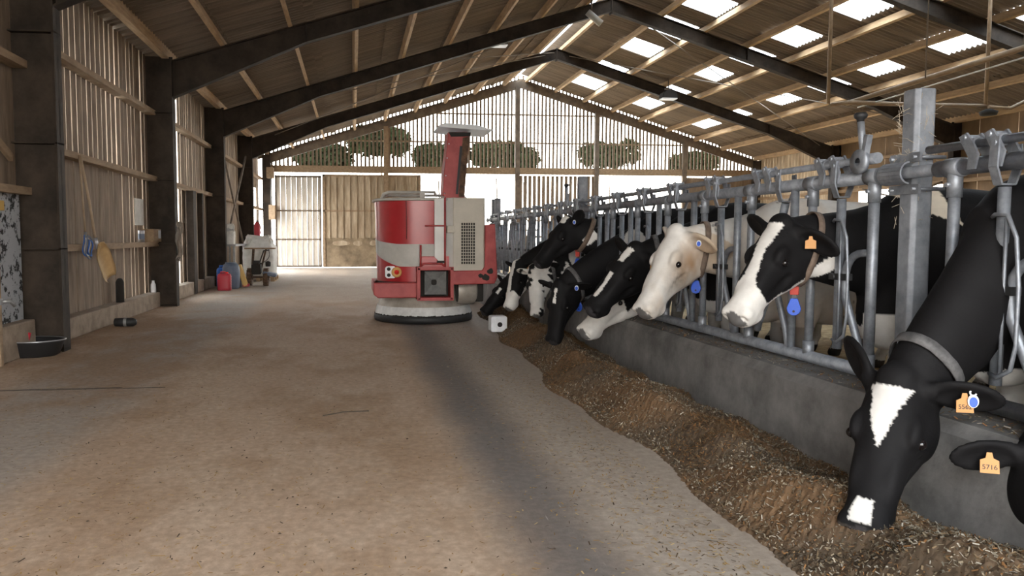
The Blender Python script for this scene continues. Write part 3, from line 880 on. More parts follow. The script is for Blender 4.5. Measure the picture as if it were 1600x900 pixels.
class Field:
    def __init__(s, lo, hi, h):
        s.h = h; s.lo = np.array(lo, float)
        s.n = np.ceil((np.array(hi) - s.lo) / h).astype(int) + 1
        s.D = np.full(s.n, 1.0, np.float32)
        s.ax = [s.lo[i] + h * np.arange(s.n[i]) for i in range(3)]
    def put(s, fn, c, r, k=0.02, cut=False):
        c = np.array(c, float); r = np.array(r, float) + k * 2 + s.h * 2 + 0.02
        a = np.maximum(0, np.floor((c - r - s.lo) / s.h).astype(int)); b = np.minimum(s.n, np.ceil((c + r - s.lo) / s.h).astype(int) + 1)
        if (b <= a).any(): return
        X, Y, Z = np.meshgrid(*[s.ax[i][a[i]:b[i]] for i in range(3)], indexing='ij')
        P = np.stack([X, Y, Z], -1)
        d = fn(P).astype(np.float32)
        sl = tuple(slice(a[i], b[i]) for i in range(3))
        D = s.D[sl]
        if cut:
            d = -d
            hh = np.maximum(k - np.abs(D - d), 0) / k
            s.D[sl] = np.maximum(D, d) + hh * hh * k * .25
        else:
            hh = np.maximum(k - np.abs(D - d), 0) / k
            s.D[sl] = np.minimum(D, d) - hh * hh * k * .25
    def cone(s, a, b, ra, rb, k=0.03, squash=None, ax=None):
        """tapered capsule; squash flattens it along the direction ax"""
        a, b = np.array(a, float), np.array(b, float)
        def fn(P):
            d = b - a; L2 = d @ d
            v = P - a
            t = np.clip((v @ d) / L2, 0, 1)
            w = v - t[..., None] * d
            if squash:
                u = np.array(ax, float); u /= np.linalg.norm(u)
                w = w + (w @ u)[..., None] * u * (squash - 1)
            return (np.linalg.norm(w, axis=-1) - (ra + (rb - ra) * t)) / (1 if not squash else max(1, squash * .7))
        m = max(ra, rb)
        s.put(fn, (a + b) / 2, np.abs(b - a) / 2 + m, k)
    def ell(s, c, r, R=None, k=0.03, cut=False):
        c = np.array(c, float); r = np.array(r, float)
        R = np.eye(3) if R is None else R          # rows are the axes
        def fn(P):
            q = (P - c) @ R.T / r
            n = np.linalg.norm(q, axis=-1)
            g = np.linalg.norm(q / r, axis=-1) + 1e-6
            return n * (n - 1) / g
        s.put(fn, c, np.full(3, r.max()), k, cut)
    def loft(s, org, R, prof, k=0.03, ex=2.3):
        """prof rows: x, half width, top z, bottom z in the local frame (rows of R)"""
        pr = np.array(prof, float); org = np.array(org, float)
        def fn(P):
            q = (P - org) @ R.T
            x = np.clip(q[..., 0], pr[0, 0], pr[-1, 0])
            hw = np.interp(x, pr[:, 0], pr[:, 1]); zt = np.interp(x, pr[:, 0], pr[:, 2]); zb = np.interp(x, pr[:, 0], pr[:, 3])
            hh = (zt - zb) / 2; zc = (zt + zb) / 2
            e = (np.abs(q[..., 1] / hw) ** ex + np.abs((q[..., 2] - zc) / hh) ** ex) ** (1 / ex)
            d = (e - 1) * np.minimum(hw, hh)
            dx = np.abs(q[..., 0] - x)
            return np.where(dx > 0, np.sqrt(np.maximum(d, 0) ** 2 + dx ** 2) + np.minimum(d, 0) * 0, d)
        L = pr[-1, 0] - pr[0, 0]
        mid = org + R.T @ np.array([(pr[0, 0] + pr[-1, 0]) / 2, 0, (pr[:, 2].max() + pr[:, 3].min()) / 2])
        ext = np.abs(R.T) @ np.array([L / 2, pr[:, 1].max(), (pr[:, 2].max() - pr[:, 3].min()) / 2])
        s.put(fn, mid, ext, k)

def smooth_prof(p, n=5):
    p = np.array(p, float); out = []
    for i in range(len(p) - 1):
        p0 = p[max(0, i - 1)]; p1 = p[i]; p2 = p[i + 1]; p3 = p[min(len(p) - 1, i + 2)]
        for t in np.linspace(0, 1, n, endpoint=False):
            q = 0.5 * (2 * p1 + (p2 - p0) * t + (2 * p0 - 5 * p1 + 4 * p2 - p3) * t ** 2 + (3 * p1 - p0 - 3 * p2 + p3) * t ** 3)
            q[0] = p1[0] + (p2[0] - p1[0]) * t
            out.append(q)
    out.append(p[-1])
    return np.array(out)

HEAD = smooth_prof([
    (-.07, .060, -.02, -.15), (-.035, .085, .016, -.19), (.02, .102, .036, -.235), (.09, .112, .042, -.275), (.16, .115, .038, -.288),
    (.22, .106, .026, -.270), (.29, .088, .010, -.232), (.36, .075, -.006, -.200), (.43, .073, -.012, -.180), (.49, .080, -.014, -.174),
    (.525, .081, -.020, -.172), (.553, .074, -.030, -.166), (.575, .058, -.046, -.150), (.590, .034, -.068, -.126), (.596, .015, -.085, -.108)])
TRUNK = smooth_prof([
    (-1.64, .10, 1.32, 1.08), (-1.54, .19, 1.385, .92), (-1.38, .25, 1.41, .80), (-1.12, .27, 1.435, .64), (-.8, .305, 1.41, .52),
    (-.4, .315, 1.41, .49), (-.1, .275, 1.43, .51), (.1, .235, 1.43, .56), (.26, .17, 1.38, .64), (.38, .10, 1.28, .78)])

def axes(fwd, dors):
    e1 = np.array(fwd, float); e1 /= np.linalg.norm(e1)
    e3 = np.array(dors, float); e3 -= e1 * (e3 @ e1); e3 /= np.linalg.norm(e3)
    e2 = np.cross(e3, e1)
    return np.stack([e1, e2, e3])

def make_cow(label, at, heading, poll, nose, dors, coat, h=0.014, scale=1.0, collar=None, tags=(), z0=0.09, ear_l=(-.35, -.1), ear_r=(-.35, -.1), head_scale=None, neck_k=None, body=True, group='dairy cows'):
    """at: point on the floor below the withers; heading: angle of travel; poll and nose: world points"""
    rot = np.array([[math.cos(heading), math.sin(heading), 0], [-math.sin(heading), math.cos(heading), 0], [0, 0, 1]])   # rows: forward, left, up
    wo = np.array([at[0], at[1], z0])
    B = lambda x, y, z: wo + rot.T @ (np.array([x, y, z]) * scale)
    poll, nose = np.array(poll, float), np.array(nose, float)
    HR = axes(nose - poll, dors)
    HL = np.linalg.norm(nose - poll)
    hs = head_scale or HL / 0.572
    # the axis of the profile dips at the nose: turn the frame so the nose pad meets the wanted point
    Hp = lambda x, y, z: poll + HR.T @ (np.array([x, y, z]) * hs)
    pts = [B(-1.75, -.4, 0), B(.5, .4, 1.5), B(-1.75, .4, 0), B(.5, -.4, 1.5)] if body else []
    pts += [Hp(-.1, -.3, -.3), Hp(.65, .3, .15), Hp(-.1, .3, .15), Hp(.65, -.3, -.3), Hp(.65, .3, -.3), Hp(-.1, -.3, .15), Hp(-.1, .3, -.3), Hp(.65, -.3, .15)]
    pts = np.array(pts)
    lo, hi = pts.min(0) - .06, pts.max(0) + .06
    lo[2] = max(lo[2], z0 - 0.05) if body else lo[2]
    Fd = Field(lo, hi, h)
    # trunk and legs
    if body:
        Fd.loft(wo, rot, TRUNK * scale, 0.04, 2.2)
        Fd.ell(B(-.02, .17, .98), (.2, .1, .3), rot, .08); Fd.ell(B(-.02, -.17, .98), (.2, .1, .3), rot, .08)
        Fd.ell(B(-1.28, .17, 1.02), (.24, .13, .3), rot, .08); Fd.ell(B(-1.28, -.17, 1.02), (.24, .13, .3), rot, .08)
        Fd.ell(B(-1.16, .24, 1.32), (.07, .05, .06), rot, .06); Fd.ell(B(-1.16, -.24, 1.32), (.07, .05, .06), rot, .06)
        Fd.ell(B(.24, 0, .68), (.16, .12, .16), rot, .08)
        Fd.ell(B(-1.12, 0, .56), (.24, .19, .15), rot, .05)
        for s in (-1, 1):
            y = .165 * s
            Fd.cone(B(.02, y, .80), B(.0, y, .60), .115, .085, .06); Fd.cone(B(.0, y, .62), B(.03, y, .38), .078, .052, .03)
            Fd.cone(B(.03, y, .40), B(.0, y, .14), .044, .034, .03); Fd.cone(B(.0, y, .14), B(.035, y, .075), .04, .04, .02); Fd.cone(B(.03, y, .06), B(.05, y, .03), .048, .055, .015)
            y = .185 * s
            Fd.cone(B(-1.3, y, .95), B(-1.16, y, .66), .17, .11, .08); Fd.cone(B(-1.16, y, .68), B(-1.47, y, .50), .10, .055, .05)
            Fd.cone(B(-1.47, y, .50), B(-1.44, y, .15), .052, .037, .03); Fd.cone(B(-1.44, y, .15), B(-1.40, y, .075), .042, .042, .02); Fd.cone(B(-1.40, y, .06), B(-1.38, y, .03), .05, .057, .015)
            for xx in (-1.05, -1.2): Fd.cone(B(xx, .08 * s, .45), B(xx, .08 * s, .37), .02, .014, .02)
        Fd.cone(B(-1.62, 0, 1.33), B(-1.70, 0, 1.15), .035, .026, .04); Fd.cone(B(-1.70, 0, 1.15), B(-1.68, 0, .62), .024, .018, .02); Fd.cone(B(-1.68, 0, .64), B(-1.66, 0, .40), .03, .045, .02)
    # neck: two stacked tapered tubes, flattened sideways
    nb = B(.10, 0, 1.08); nt_ = Hp(.02, 0, -.115)
    c1 = neck_k if neck_k is not None else B(.42, 0, 1.06)
    c1 = np.array(c1, float)
    q = [(1 - t) ** 2 * nb + 2 * t * (1 - t) * c1 + t * t * nt_ for t in np.linspace(0, 1, 9)]
    lat0, lat1 = rot[1], HR[1]
    for i in range(8):
        t0, t1 = i / 8, (i + 1) / 8
        r0 = (.275 * (1 - t0) + .14 * t0) * scale; r1 = (.275 * (1 - t1) + .14 * t1) * scale
        la = lat0 * (1 - t0) + lat1 * t0
        Fd.cone(q[i], q[i + 1], r0, r1, .05, 1.75 - .45 * t0, la)
    # head
    Fd.loft(poll, HR, HEAD * hs, 0.035, 2.35)
    E = lambda c, r, k=.02, cut=False: Fd.ell(Hp(*c), np.array(r) * hs, HR, k, cut)
    for s in (-1, 1):
        E((.10, .092 * s, -.180), (.100, .036, .095), .03)          # cheek
        E((.185, .098 * s, -.018), (.052, .020, .030), .03)         # brow
        E((.205, .105 * s, -.052), (.030, .016, .023), .012)        # lids
        E((.33, .060 * s, -.065), (.11, .026, .05), .03)            # side of the nose bone
        E((.540, .056 * s, -.070), (.040, .034, .037), .015)        # nostril wing
        E((.580, .055 * s, -.072), (.026, .016, .020), .008, True)  # nostril
        E((.31, .092 * s, -.145), (.09, .020, .024), .03, True)
        Fd.cone(Hp(.43, .076 * s, -.122), Hp(.545, .050 * s, -.112), .004, .004, .004) if False else None
        E((.50, .083 * s, -.135), (.07, .014, .006), .006, True)    # mouth
    E((.48, 0, -.175), (.055, .056, .028), .025)                    # chin
    E((-.02, 0, .022), (.05, .06, .035), .03)                       # poll tuft
    # ears
    for s, (back, drop) in ((1, ear_l), (-1, ear_r)):
        root = np.array([.0, .085 * s, -.035]); d = np.array([back, 1.0 * s, drop]); d = d / np.linalg.norm(d)
        tip = root + d * .23
        nrm = np.array([.75, .0, -.65 if False else .25]); nrm = nrm - d * (nrm @ d); nrm /= np.linalg.norm(nrm)
        up_ = np.cross(d, nrm)
        mid = root + d * .125
        Rw = np.stack([d, nrm, up_]) @ HR
        Fd.ell(Hp(*mid), np.array((.125, .022, .072)) * hs, Rw, .012)
        Fd.cone(Hp(*root), Hp(*(root + d * .06)), .034 * hs, .03 * hs, .02)
        Fd.ell(Hp(*(mid + nrm * .022 + d * .01)), np.array((.095, .021, .052)) * hs, Rw, .008, True)
    V, Fc = surface_nets(Fd.D, h, Fd.lo)
    # coat colours
    bl = (V - wo) @ rot.T / scale
    hl = (V - poll) @ HR.T / hs
    nd = np.min([np.linalg.norm(V - p, axis=1) for p in q[:-1]], axis=0)
    ishead = (hl[:, 0] > -.10) & (np.abs(hl[:, 1]) < .34) & (hl[:, 2] > -.30) & (hl[:, 2] < .16) & (hl[:, 0] < .66)
    Cc = coat(bl, hl, ishead)
    hoof = (bl[:, 2] < .07) & body
    Cc[hoof] = (.05, .042, .035)
    nz = ishead & (hl[:, 0] > .556 + .02 * np.abs(hl[:, 1]) / .06) & (hl[:, 2] > -.125) & (np.abs(hl[:, 1]) < .07)
    Cc[nz] = Cc[nz] * .12 + np.array((.035, .032, .034)) * .88
    me = bpy.data.meshes.new('cow')
    me.vertices.add(len(V)); me.vertices.foreach_set('co', (V - wo).astype(np.float32).ravel())
    me.loops.add(len(Fc) * 4); me.loops.foreach_set('vertex_index', Fc.astype(np.int32).ravel())
    me.polygons.add(len(Fc)); me.polygons.foreach_set('loop_start', np.arange(0, len(Fc) * 4, 4, dtype=np.int32))
    me.polygons.foreach_set('loop_total', np.full(len(Fc), 4, np.int32))
    me.polygons.foreach_set('use_smooth', np.ones(len(Fc), bool))
    me.update(calc_edges=True); me.validate()
    at_ = me.attributes.new('Col', 'FLOAT_COLOR', 'POINT')
    at_.data.foreach_set('color', np.concatenate([Cc, np.ones((len(Cc), 1))], 1).astype(np.float32).ravel())
    me.materials.append(M['fur'])
    o = bpy.data.objects.new('cow', me); COL.objects.link(o); o.location = wo
    sm_ = o.modifiers.new('smooth', 'SMOOTH'); sm_.factor = 0.5; sm_.iterations = 3
    o['label'] = label; o['category'] = 'cow'; o['group'] = group
    # eyes
    for s in (-1, 1):
        c = Hp(.208, .113 * s, -.050); MB().ell(c, (.0205 * hs,) * 3, 14, 10).build('eye', M['eye'], o)
    # collar
    if collar:
        tpos, mat_, red, side, tag_drop, w = collar
        i = tpos * 8; i0 = min(7, int(i)); f = i - i0
        cen = q[i0] * (1 - f) + q[i0 + 1] * f; tan = (q[i0 + 1] - q[i0]); tan /= np.linalg.norm(tan)
        la = lat0 * (1 - tpos) + lat1 * tpos; la -= tan * (la @ tan); la /= np.linalg.norm(la); dn = np.cross(tan, la)
        if dn[2] > 0: dn = -dn
        # tilt the band so that it hangs a little forward at the throat
        ring = []
        Sg = lambda P_: float(fieldval(Fd, P_))
        for j in range(40):
            a = 2 * math.pi * j / 40
            dirv = la * math.cos(a) + dn * math.sin(a) + tan * 0.12 * math.sin(a)
            r = .02
            while r < .36 and Sg(cen + dirv * r) < 0: r += .006
            ring.append((dirv, r))
        rr = np.array([x[1] for x in ring]); rr = (rr + np.roll(rr, 1) + np.roll(rr, -1)) / 3 + .006
        b = MB(); bv = []
        for (dv, _), r in zip(ring, rr):
            for ww, dr in ((-w / 2, 0), (-w / 2, .006), (w / 2, .006), (w / 2, 0)): bv.append(cen + dv * (r + dr) + tan * ww)
        fs = []
        for j in range(40):
            j2 = (j + 1) % 40
            for k_ in range(4): fs.append((j * 4 + k_, j * 4 + (k_ + 1) % 4, j2 * 4 + (k_ + 1) % 4, j2 * 4 + k_))
        col = b.add(bv, fs, True).build('collar', M[mat_], o)
        jb = 10
        bot = cen + ring[jb][0] * (rr[jb] + .01)
        if tag_drop:
            dz = np.array([0, 0, -1.0])
            sd = np.array(side, float); sd /= np.linalg.norm(sd)      # direction the tag faces
            lt = np.cross(dz, sd); lt /= np.linalg.norm(lt)
            def plate(c, prof, th, nm, m, par):
                vs = []
                for e in (-th / 2, th / 2):
                    for u, v_ in prof: vs.append(c + lt * u + dz * v_ + sd * e)
                n = len(prof)
                f_ = [tuple(range(n)), tuple(range(2 * n - 1, n - 1, -1))] + [(i, i + n, (i + 1) % n + n, (i + 1) % n) for i in range(n)]
                return MB().add(vs, f_).build(nm, M[m], par, bevel=.003)
            c0 = bot + dz * .0
            if red:
                plate(c0, [(-.024, -.035), (.024, -.035), (.022, .045), (-.022, .045)], .02, 'buckle', 'strap_red', col); c0 = c0 + dz * .045
            plate(c0, [(-.012, -.03), (.012, -.03), (.014, .03), (-.014, .03)], .012, 'tag_hanger', 'strap', col)
            c0 = c0 + dz * .02
            prof = [(-.018, .0), (.018, .0)] + [(.036 * math.cos(a), .058 + .038 * math.sin(a)) for a in np.linspace(-.5, math.pi + .5, 12)]
            tg = plate(c0, prof, .02, 'collar_tag', 'blue_tag', col); tg['label'] = 'rounded blue collar tag'
            cc = c0 + dz * .072 + sd * .0105
            MB().tube([cc, cc + sd * .002], .007, 10).build('tag_stud', M['ink'], tg)
    for (es, kind, txt, face, sc_, pos, flip) in tags:
        s = es; back, drop = (ear_l if s > 0 else ear_r)
        root = np.array([.0, .085 * s, -.035]); d = np.array([back, 1.0 * s, drop]); d = d / np.linalg.norm(d)
        c = Hp(*(root + d * pos))
        fc = np.array(face, float); fc /= np.linalg.norm(fc)
        dz = np.array([0, 0, -1.0]); dz -= fc * (dz @ fc); dz /= np.linalg.norm(dz)
        lt = np.cross(fc, dz); lt /= np.linalg.norm(lt)
        c = c + fc * .03 * sc_
        if kind == 'orange':
            prof = [(-.008, -.012), (.008, -.012), (.012, .008), (.029, .016), (.030, .062), (-.030, .062), (-.029, .016), (-.012, .008)]; m = 'tag_orange'
        else:
            prof = [(.016 * math.cos(a), .018 + .022 * math.sin(a)) for a in np.linspace(0, 2 * math.pi, 14, endpoint=False)]; m = 'blue_tag'
        th = .004
        if kind == 'blue':
            vs = []; P2 = [(u * 1.35, (v_ - .018) * 1.3 + .014) for u, v_ in prof]
            c_b = c + fc * .004
            for e in (-th / 2, th / 2):
                for u, v_ in P2: vs.append(c_b + (lt * u + dz * v_) * sc_ + fc * e)
            n = len(P2); f_ = [tuple(range(n)), tuple(range(2 * n - 1, n - 1, -1))] + [(i, i + n, (i + 1) % n + n, (i + 1) % n) for i in range(n)]
            MB().add(vs, f_).build('tag_rim', M['white_plastic'], o); c = c + fc * .006
            if txt == 'ring':
                rc = c_b - dz * .022 * sc_
                MB().tube([rc + (lt * math.cos(a) + dz * math.sin(a)) * .011 for a in np.linspace(.3, 2 * PI - .9, 14)], .0035, 6).build('tag_ring', M['white_plastic'], o)
                txt = None
        vs = []
        for e in (-th / 2, th / 2):
            for u, v_ in prof: vs.append(c + (lt * u + dz * v_) * sc_ + fc * e)
        n = len(prof); f_ = [tuple(range(n)), tuple(range(2 * n - 1, n - 1, -1))] + [(i, i + n, (i + 1) % n + n, (i + 1) % n) for i in range(n)]
        tg = MB().add(vs, f_).build('ear_tag', M[m], o, label=kind + ' ear tag')
        if txt:
            me2 = text_mesh(txt, .024 * sc_)
            cc = c + dz * .041 * sc_ + fc * (th / 2 + .0012)
            ux = lt if flip else -lt
            uy = dz if flip else -dz
            if np.cross(ux, uy) @ fc < 0: ux = -ux
            Mx = Matrix(((ux[0], uy[0], fc[0], cc[0] - wo[0]), (ux[1], uy[1], fc[1], cc[1] - wo[1]), (ux[2], uy[2], fc[2], cc[2] - wo[2]), (0, 0, 0, 1)))
            me2.transform(Mx); me2.materials.append(M['ink'])
            t2 = bpy.data.objects.new('tag_number', me2); COL.objects.link(t2); t2.parent = tg
    return o

def fieldval(Fd, P):
    i = ((np.array(P) - Fd.lo) / Fd.h).round().astype(int)
    if (i < 0).any() or (i >= Fd.n).any(): return 1.0
    return Fd.D[tuple(i)]

PI = math.pi
BLK = np.array((.0065, .006, .0065)); WHT = np.array((.64, .615, .58)); CREAM = np.array((.60, .53, .43)); TANW = np.array((.50, .38, .26))
def nfun(p, f, seed):
    r = np.random.RandomState(seed); v = np.zeros(len(p))
    for i in range(7):
        k = r.normal(size=3) * f * (1 + i * .45); v += np.sin(p @ k + r.uniform(0, 6.3)) / (1 + i * .5)
    return v / 2.2
def coat_black(blaze=None, belly=.0, patch=None, muzzle_white=False, seed=1, back_white=None, jaw=None):
    def f(bl, hl, ish):
        C = np.tile(BLK, (len(bl), 1))
        n = nfun(bl, 5, seed)
        nh = nfun(hl, 14, seed + 3)
        w = np.zeros(len(bl), bool)
        if belly: w |= (~ish) & (bl[:, 2] < belly + .05 * n) & (bl[:, 0] < .4)
        if patch:
            for (cx, cz, rx, rz) in patch: w |= (~ish) & (((bl[:, 0] - cx) / rx) ** 2 + ((bl[:, 2] - cz) / rz) ** 2 < 1 + .35 * n)
        if blaze: w |= ish & blaze(hl, nh)
        if jaw: w |= ish & jaw(hl, nh)
        C[w] = WHT
        if back_white is not None:
            bw = (~ish) & back_white(bl, n); C[bw] = CREAM
        return C
    return f

# ---- the cows at the fence, nearest first
PI = math.pi
# 1: black cow in the foreground, head down in the feed, white triangle on the forehead
def bz1(h, n):
    x, y, z = h[:, 0], h[:, 1], h[:, 2]
    tri = (x > .035 + .012 * n) & (x < .275) & (np.abs(y) < (.068 * (1 - (x - .03) / .25)) * 1.0 + .006 * n + .004) & (z > -.05)
    snip = (x > .455 + .02 * n) & (x < .548) & (np.abs(y + .005) < .022 + .16 * (x - .455) + .012 * n) & (z > -.06)
    return tri | snip
make_cow('black cow in the foreground, head in the feed, white triangle on its forehead', (2.97, 2.93), PI, (2.15, 2.80, .665), (1.84, 2.57, .165), (-.80, -.62, .15), coat_black(bz1, belly=.6, seed=3), h=.0105,
         collar=(.86, 'strap', False, (-1, -.4, 0), 0, .045), ear_l=(-.1, -.22), ear_r=(-1.3, -.15), neck_k=(2.66, 2.90, 1.08), head_scale=1.08,
         tags=((1, 'orange', '5562', (-.35, -1, .15), 1.0, .115, False), (1, 'blue', 'ring', (-.35, -1, .1), .9, .14, False)))
# 2: black cow, raised head with long white blaze
def bz2(h, n):
    x, y, z = h[:, 0], h[:, 1], h[:, 2]
    hw = np.interp(x, [0.0, .08, .2, .33, .42, .47, .6], [.052, .05, .03, .04, .075, .12, .12])
    return ((np.abs(y) < hw + .007 * n) & (z > -.075 + .01 * n) & (x > .015)) | ((x > .40 + .02 * n) & (x > .30)) 
def jaw2(h, n): return (h[:, 2] < -.225 + .012 * n + np.clip(h[:, 0] - .2, 0, 1) * .35) & (h[:, 0] > -.02)
make_cow('black cow with long white blaze and raised head, red band on its collar', (3.22, 3.98), PI, (2.33, 3.98, 1.30), (1.965, 3.84, .86), (-.66, -.28, .66),
         coat_black(bz2, belly=.70, seed=5, jaw=jaw2, back_white=lambda b, n: (b[:, 0] < .34 - (1.48 - b[:, 2]) * 1.25 + .06 * n) & (b[:, 2] > 1.0) & (b[:, 0] > .0 + .06 * n)), h=.0105,
         collar=(.88, 'strap_brown', True, (-.6, -.8, 0), 1, .034), ear_l=(.25, -.5), ear_r=(-.45, -.15), tags=((1, 'orange', None, (-.5, -.85, 0), .9, .08, False),))
# 3: white cow
def coat_white(seed=1, dark=0.0):
    def f(bl, hl, ish):
        C = np.tile(WHT, (len(bl), 1)); n = nfun(bl, 6, seed); n2 = nfun(bl, 30, seed + 1)
        t = np.clip(.34 + .55 * n, 0, 1)[:, None] * (~ish)[:, None]
        C = C * (1 - t * .75) + TANW * t * .75
        nh = nfun(hl, 16, seed + 2)
        th = np.clip((hl[:, 1] ** 2) * 22 + .22 * nh + (-.05 - hl[:, 2]) * 1.6, 0, .8)[:, None] * ish[:, None]
        C = C * (1 - th) + TANW * th
        ck = np.exp(-((hl[:, 0] - .15) / .13) ** 2 - ((hl[:, 2] + .15) / .11) ** 2) * np.clip(.85 + .5 * nh, 0, 1) * ish
        C = C * (1 - ck[:, None] * .9) + np.array((.24, .125, .05)) * ck[:, None] * .9
        dk = np.exp(-((hl[:, 0] - .27) / .08) ** 2 - ((hl[:, 2] + .13) / .07) ** 2) * np.clip(.6 + .9 * nfun(hl, 40, seed + 7), 0, 1) * ish
        C = C * (1 - dk[:, None] * .8) + np.array((.10, .08, .06)) * dk[:, None] * .8
        mk = np.exp(-((hl[:, 0] - .47) / .05) ** 2 - ((hl[:, 2] + .12) / .06) ** 2) * np.clip(.5 + .8 * nh, 0, 1) * ish
        C = C * (1 - mk[:, None] * .6) + np.array((.42, .26, .14)) * mk[:, None] * .6
        sp = (n2 > 1.05) & ~ish; C[sp] = C[sp] * .45
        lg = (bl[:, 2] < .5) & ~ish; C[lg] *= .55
        return C
    return f
make_cow('creamy white cow with raised head, blue tag on a grey strap', (3.25, 5.33), PI, (2.33, 5.36, 1.26), (1.975, 5.22, .75), (-.68, -.22, .6), coat_white(2), h=.0115,
         collar=(.86, 'strap_brown', False, (-.6, -.8, 0), 1, .04), ear_l=(.25, -.25), ear_r=(-.7, -.55), tags=((1, 'blue', None, (-.6, -.8, 0), .8, .10, False),))
# 4: black cow with a short white flash on the forehead
def bz4(h, n):
    x, y, z = h[:, 0], h[:, 1], h[:, 2]
    a = (x > .02) & (x < .15) & (np.abs(y) < .035 - .1 * (x - .05) + .01 * n) & (z > -.03)
    b = (x > .25) & (x < .47) & (np.abs(y + .012) < .022 + .006 * n) & (z > -.05)
    return a | b
make_cow('black cow with broken white stripe on its face, nose beside the white cow', (3.2, 6.03), PI, (2.30, 6.1, 1.13), (1.86, 6.0, .69), (-.55, -.45, .7), coat_black(bz4, belly=.62, seed=9), h=.0115,
         ear_l=(.15, -.5), ear_r=(-.3, -.2), collar=(.84, 'strap', False, (-.6, -.8, 0), 0, .04), tags=((1, 'orange', None, (-.5, -.85, 0), .8, .09, False), (1, 'blue', None, (-.5, -.85, 0), .75, .13, False)))
# 5: mostly hidden, white muzzle and jaw showing below
def bz5(h, n): return (h[:, 0] > .17 + .03 * n) | (h[:, 2] < -.16)
make_cow('cow with white muzzle showing below the black cow with the broken stripe', (3.25, 6.71), PI, (2.42, 6.66, .86), (1.96, 6.52, .45), (-.5, -.3, .8), coat_black(bz5, belly=.7, patch=[(-.4, 1.1, .3, .25)], seed=13), h=.013,
         collar=(.84, 'strap', False, (-.6, -.8, 0), 1, .04), ear_l=(-.5, -.4))
# 6: head down, small white star, blue tag
def bz7(h, n): return (h[:, 0] > .03) & (h[:, 0] < .19) & (np.abs(h[:, 1]) < .018 + .008 * n) & (h[:, 2] > -.03)
make_cow('black cow with head lowered and thin white mark on its forehead', (3.2, 7.39), PI, (1.98, 7.25, .76), (1.85, 7.15, .24), (-.72, -.62, .25), coat_black(bz7, belly=.6, seed=17, patch=[(.45, 1.0, .12, .2)]), h=.013,
         collar=(.88, 'strap', False, (-.6, -.8, 0), 1, .04), ear_l=(-.25, -.3), ear_r=(-.2, -.2), neck_k=(2.45, 7.38, .98), tags=((1, 'blue', None, (-.6, -.8, 0), .9, .10, False),))
# 7: raised black head with erect ear, red band and blue tag
def bz6(h, n): return ((h[:, 0] > -.03) & (h[:, 0] < .06) & (np.abs(h[:, 1]) < .05) & (h[:, 2] > -.02)) | ((h[:, 2] < -.215 + .01 * n) & (h[:, 0] < .06) & (h[:, 1] > 0))
make_cow('black cow with raised head and upright ear, blue tag below a red band', (3.15, 8.06), PI, (2.27, 8.05, 1.40), (1.88, 7.95, 1.00), (-.62, -.25, .7), coat_black(bz6, belly=.55, seed=21), h=.012,
         collar=(.80, 'strap_brown', True, (-.6, -.8, 0), 1, .05), ear_l=(-.5, .55), ear_r=(-.3, -.1), tags=((1, 'blue', None, (-.6, -.8, 0), .8, .06, False),))
# 8: white speckled face
def bz8(h, n): return n + .35 > 0
make_cow('cow with white speckled face, under the raised black head', (3.15, 8.74), PI, (2.05, 8.62, .86), (2.0, 8.45, .36), (-.75, -.6, .2), coat_black(bz8, belly=.8, patch=[(.45, .95, .22, .25), (.2, .8, .25, .2)], seed=25), h=.014,
         ear_l=(-.2, -.3), ear_r=(-.2, -.2), neck_k=(2.5, 8.7, 1.0), collar=(.85, 'strap', False, (-.6, -.8, 0), 0, .04))
# 9: black and white face, head down
def bz9(h, n): return (h[:, 0] > .36 + .02 * n) | ((np.abs(h[:, 1] + .02) < .035) & (h[:, 2] > -.06)) | (h[:, 2] < -.17)
make_cow('cow with black cheek and white muzzle, lowered beside the white lick block', (3.15, 9.42), PI, (2.02, 9.38, .88), (1.84, 9.28, .37), (-.78, -.5, .3), coat_black(bz9, belly=.6, seed=29), h=.014,
         ear_l=(-.2, -.3), ear_r=(-.2, -.3), neck_k=(2.45, 9.4, 1.02), tags=((1, 'orange', None, (-.5, -.85, 0), .9, .09, False),))
# 10: black, head under the robot arm
def bz10(h, n): return (h[:, 0] > .12) & (h[:, 0] < .22) & (h[:, 1] > .02) & (h[:, 1] < .06) & (h[:, 2] > -.03)
make_cow('black cow reaching down beside the robot, farthest of the feeding cows', (3.15, 10.1), PI, (2.02, 10.1, .62), (1.67, 10.05, .26), (-.45, -.5, .75), coat_black(bz10, belly=.6, seed=33), h=.014,
         ear_l=(-.2, -.2), ear_r=(-.2, -.2), neck_k=(2.5, 10.1, .9))
# 11: cow whose ear and tag poke in at the right edge
make_cow('black cow at the right edge, only an ear with an orange tag in view', (3.3, 2.14), PI, (2.46, 2.40, .50), (2.34, 1.98, .16), (-.2, -.4, .9), coat_black(None, seed=41), h=.013,
         ear_l=(-.1, -.2), ear_r=(.0, -.1), neck_k=(2.7, 2.25, .95), tags=((-1, 'orange', '5716', (-.45, -.85, .2), 1.0, .12, False),))
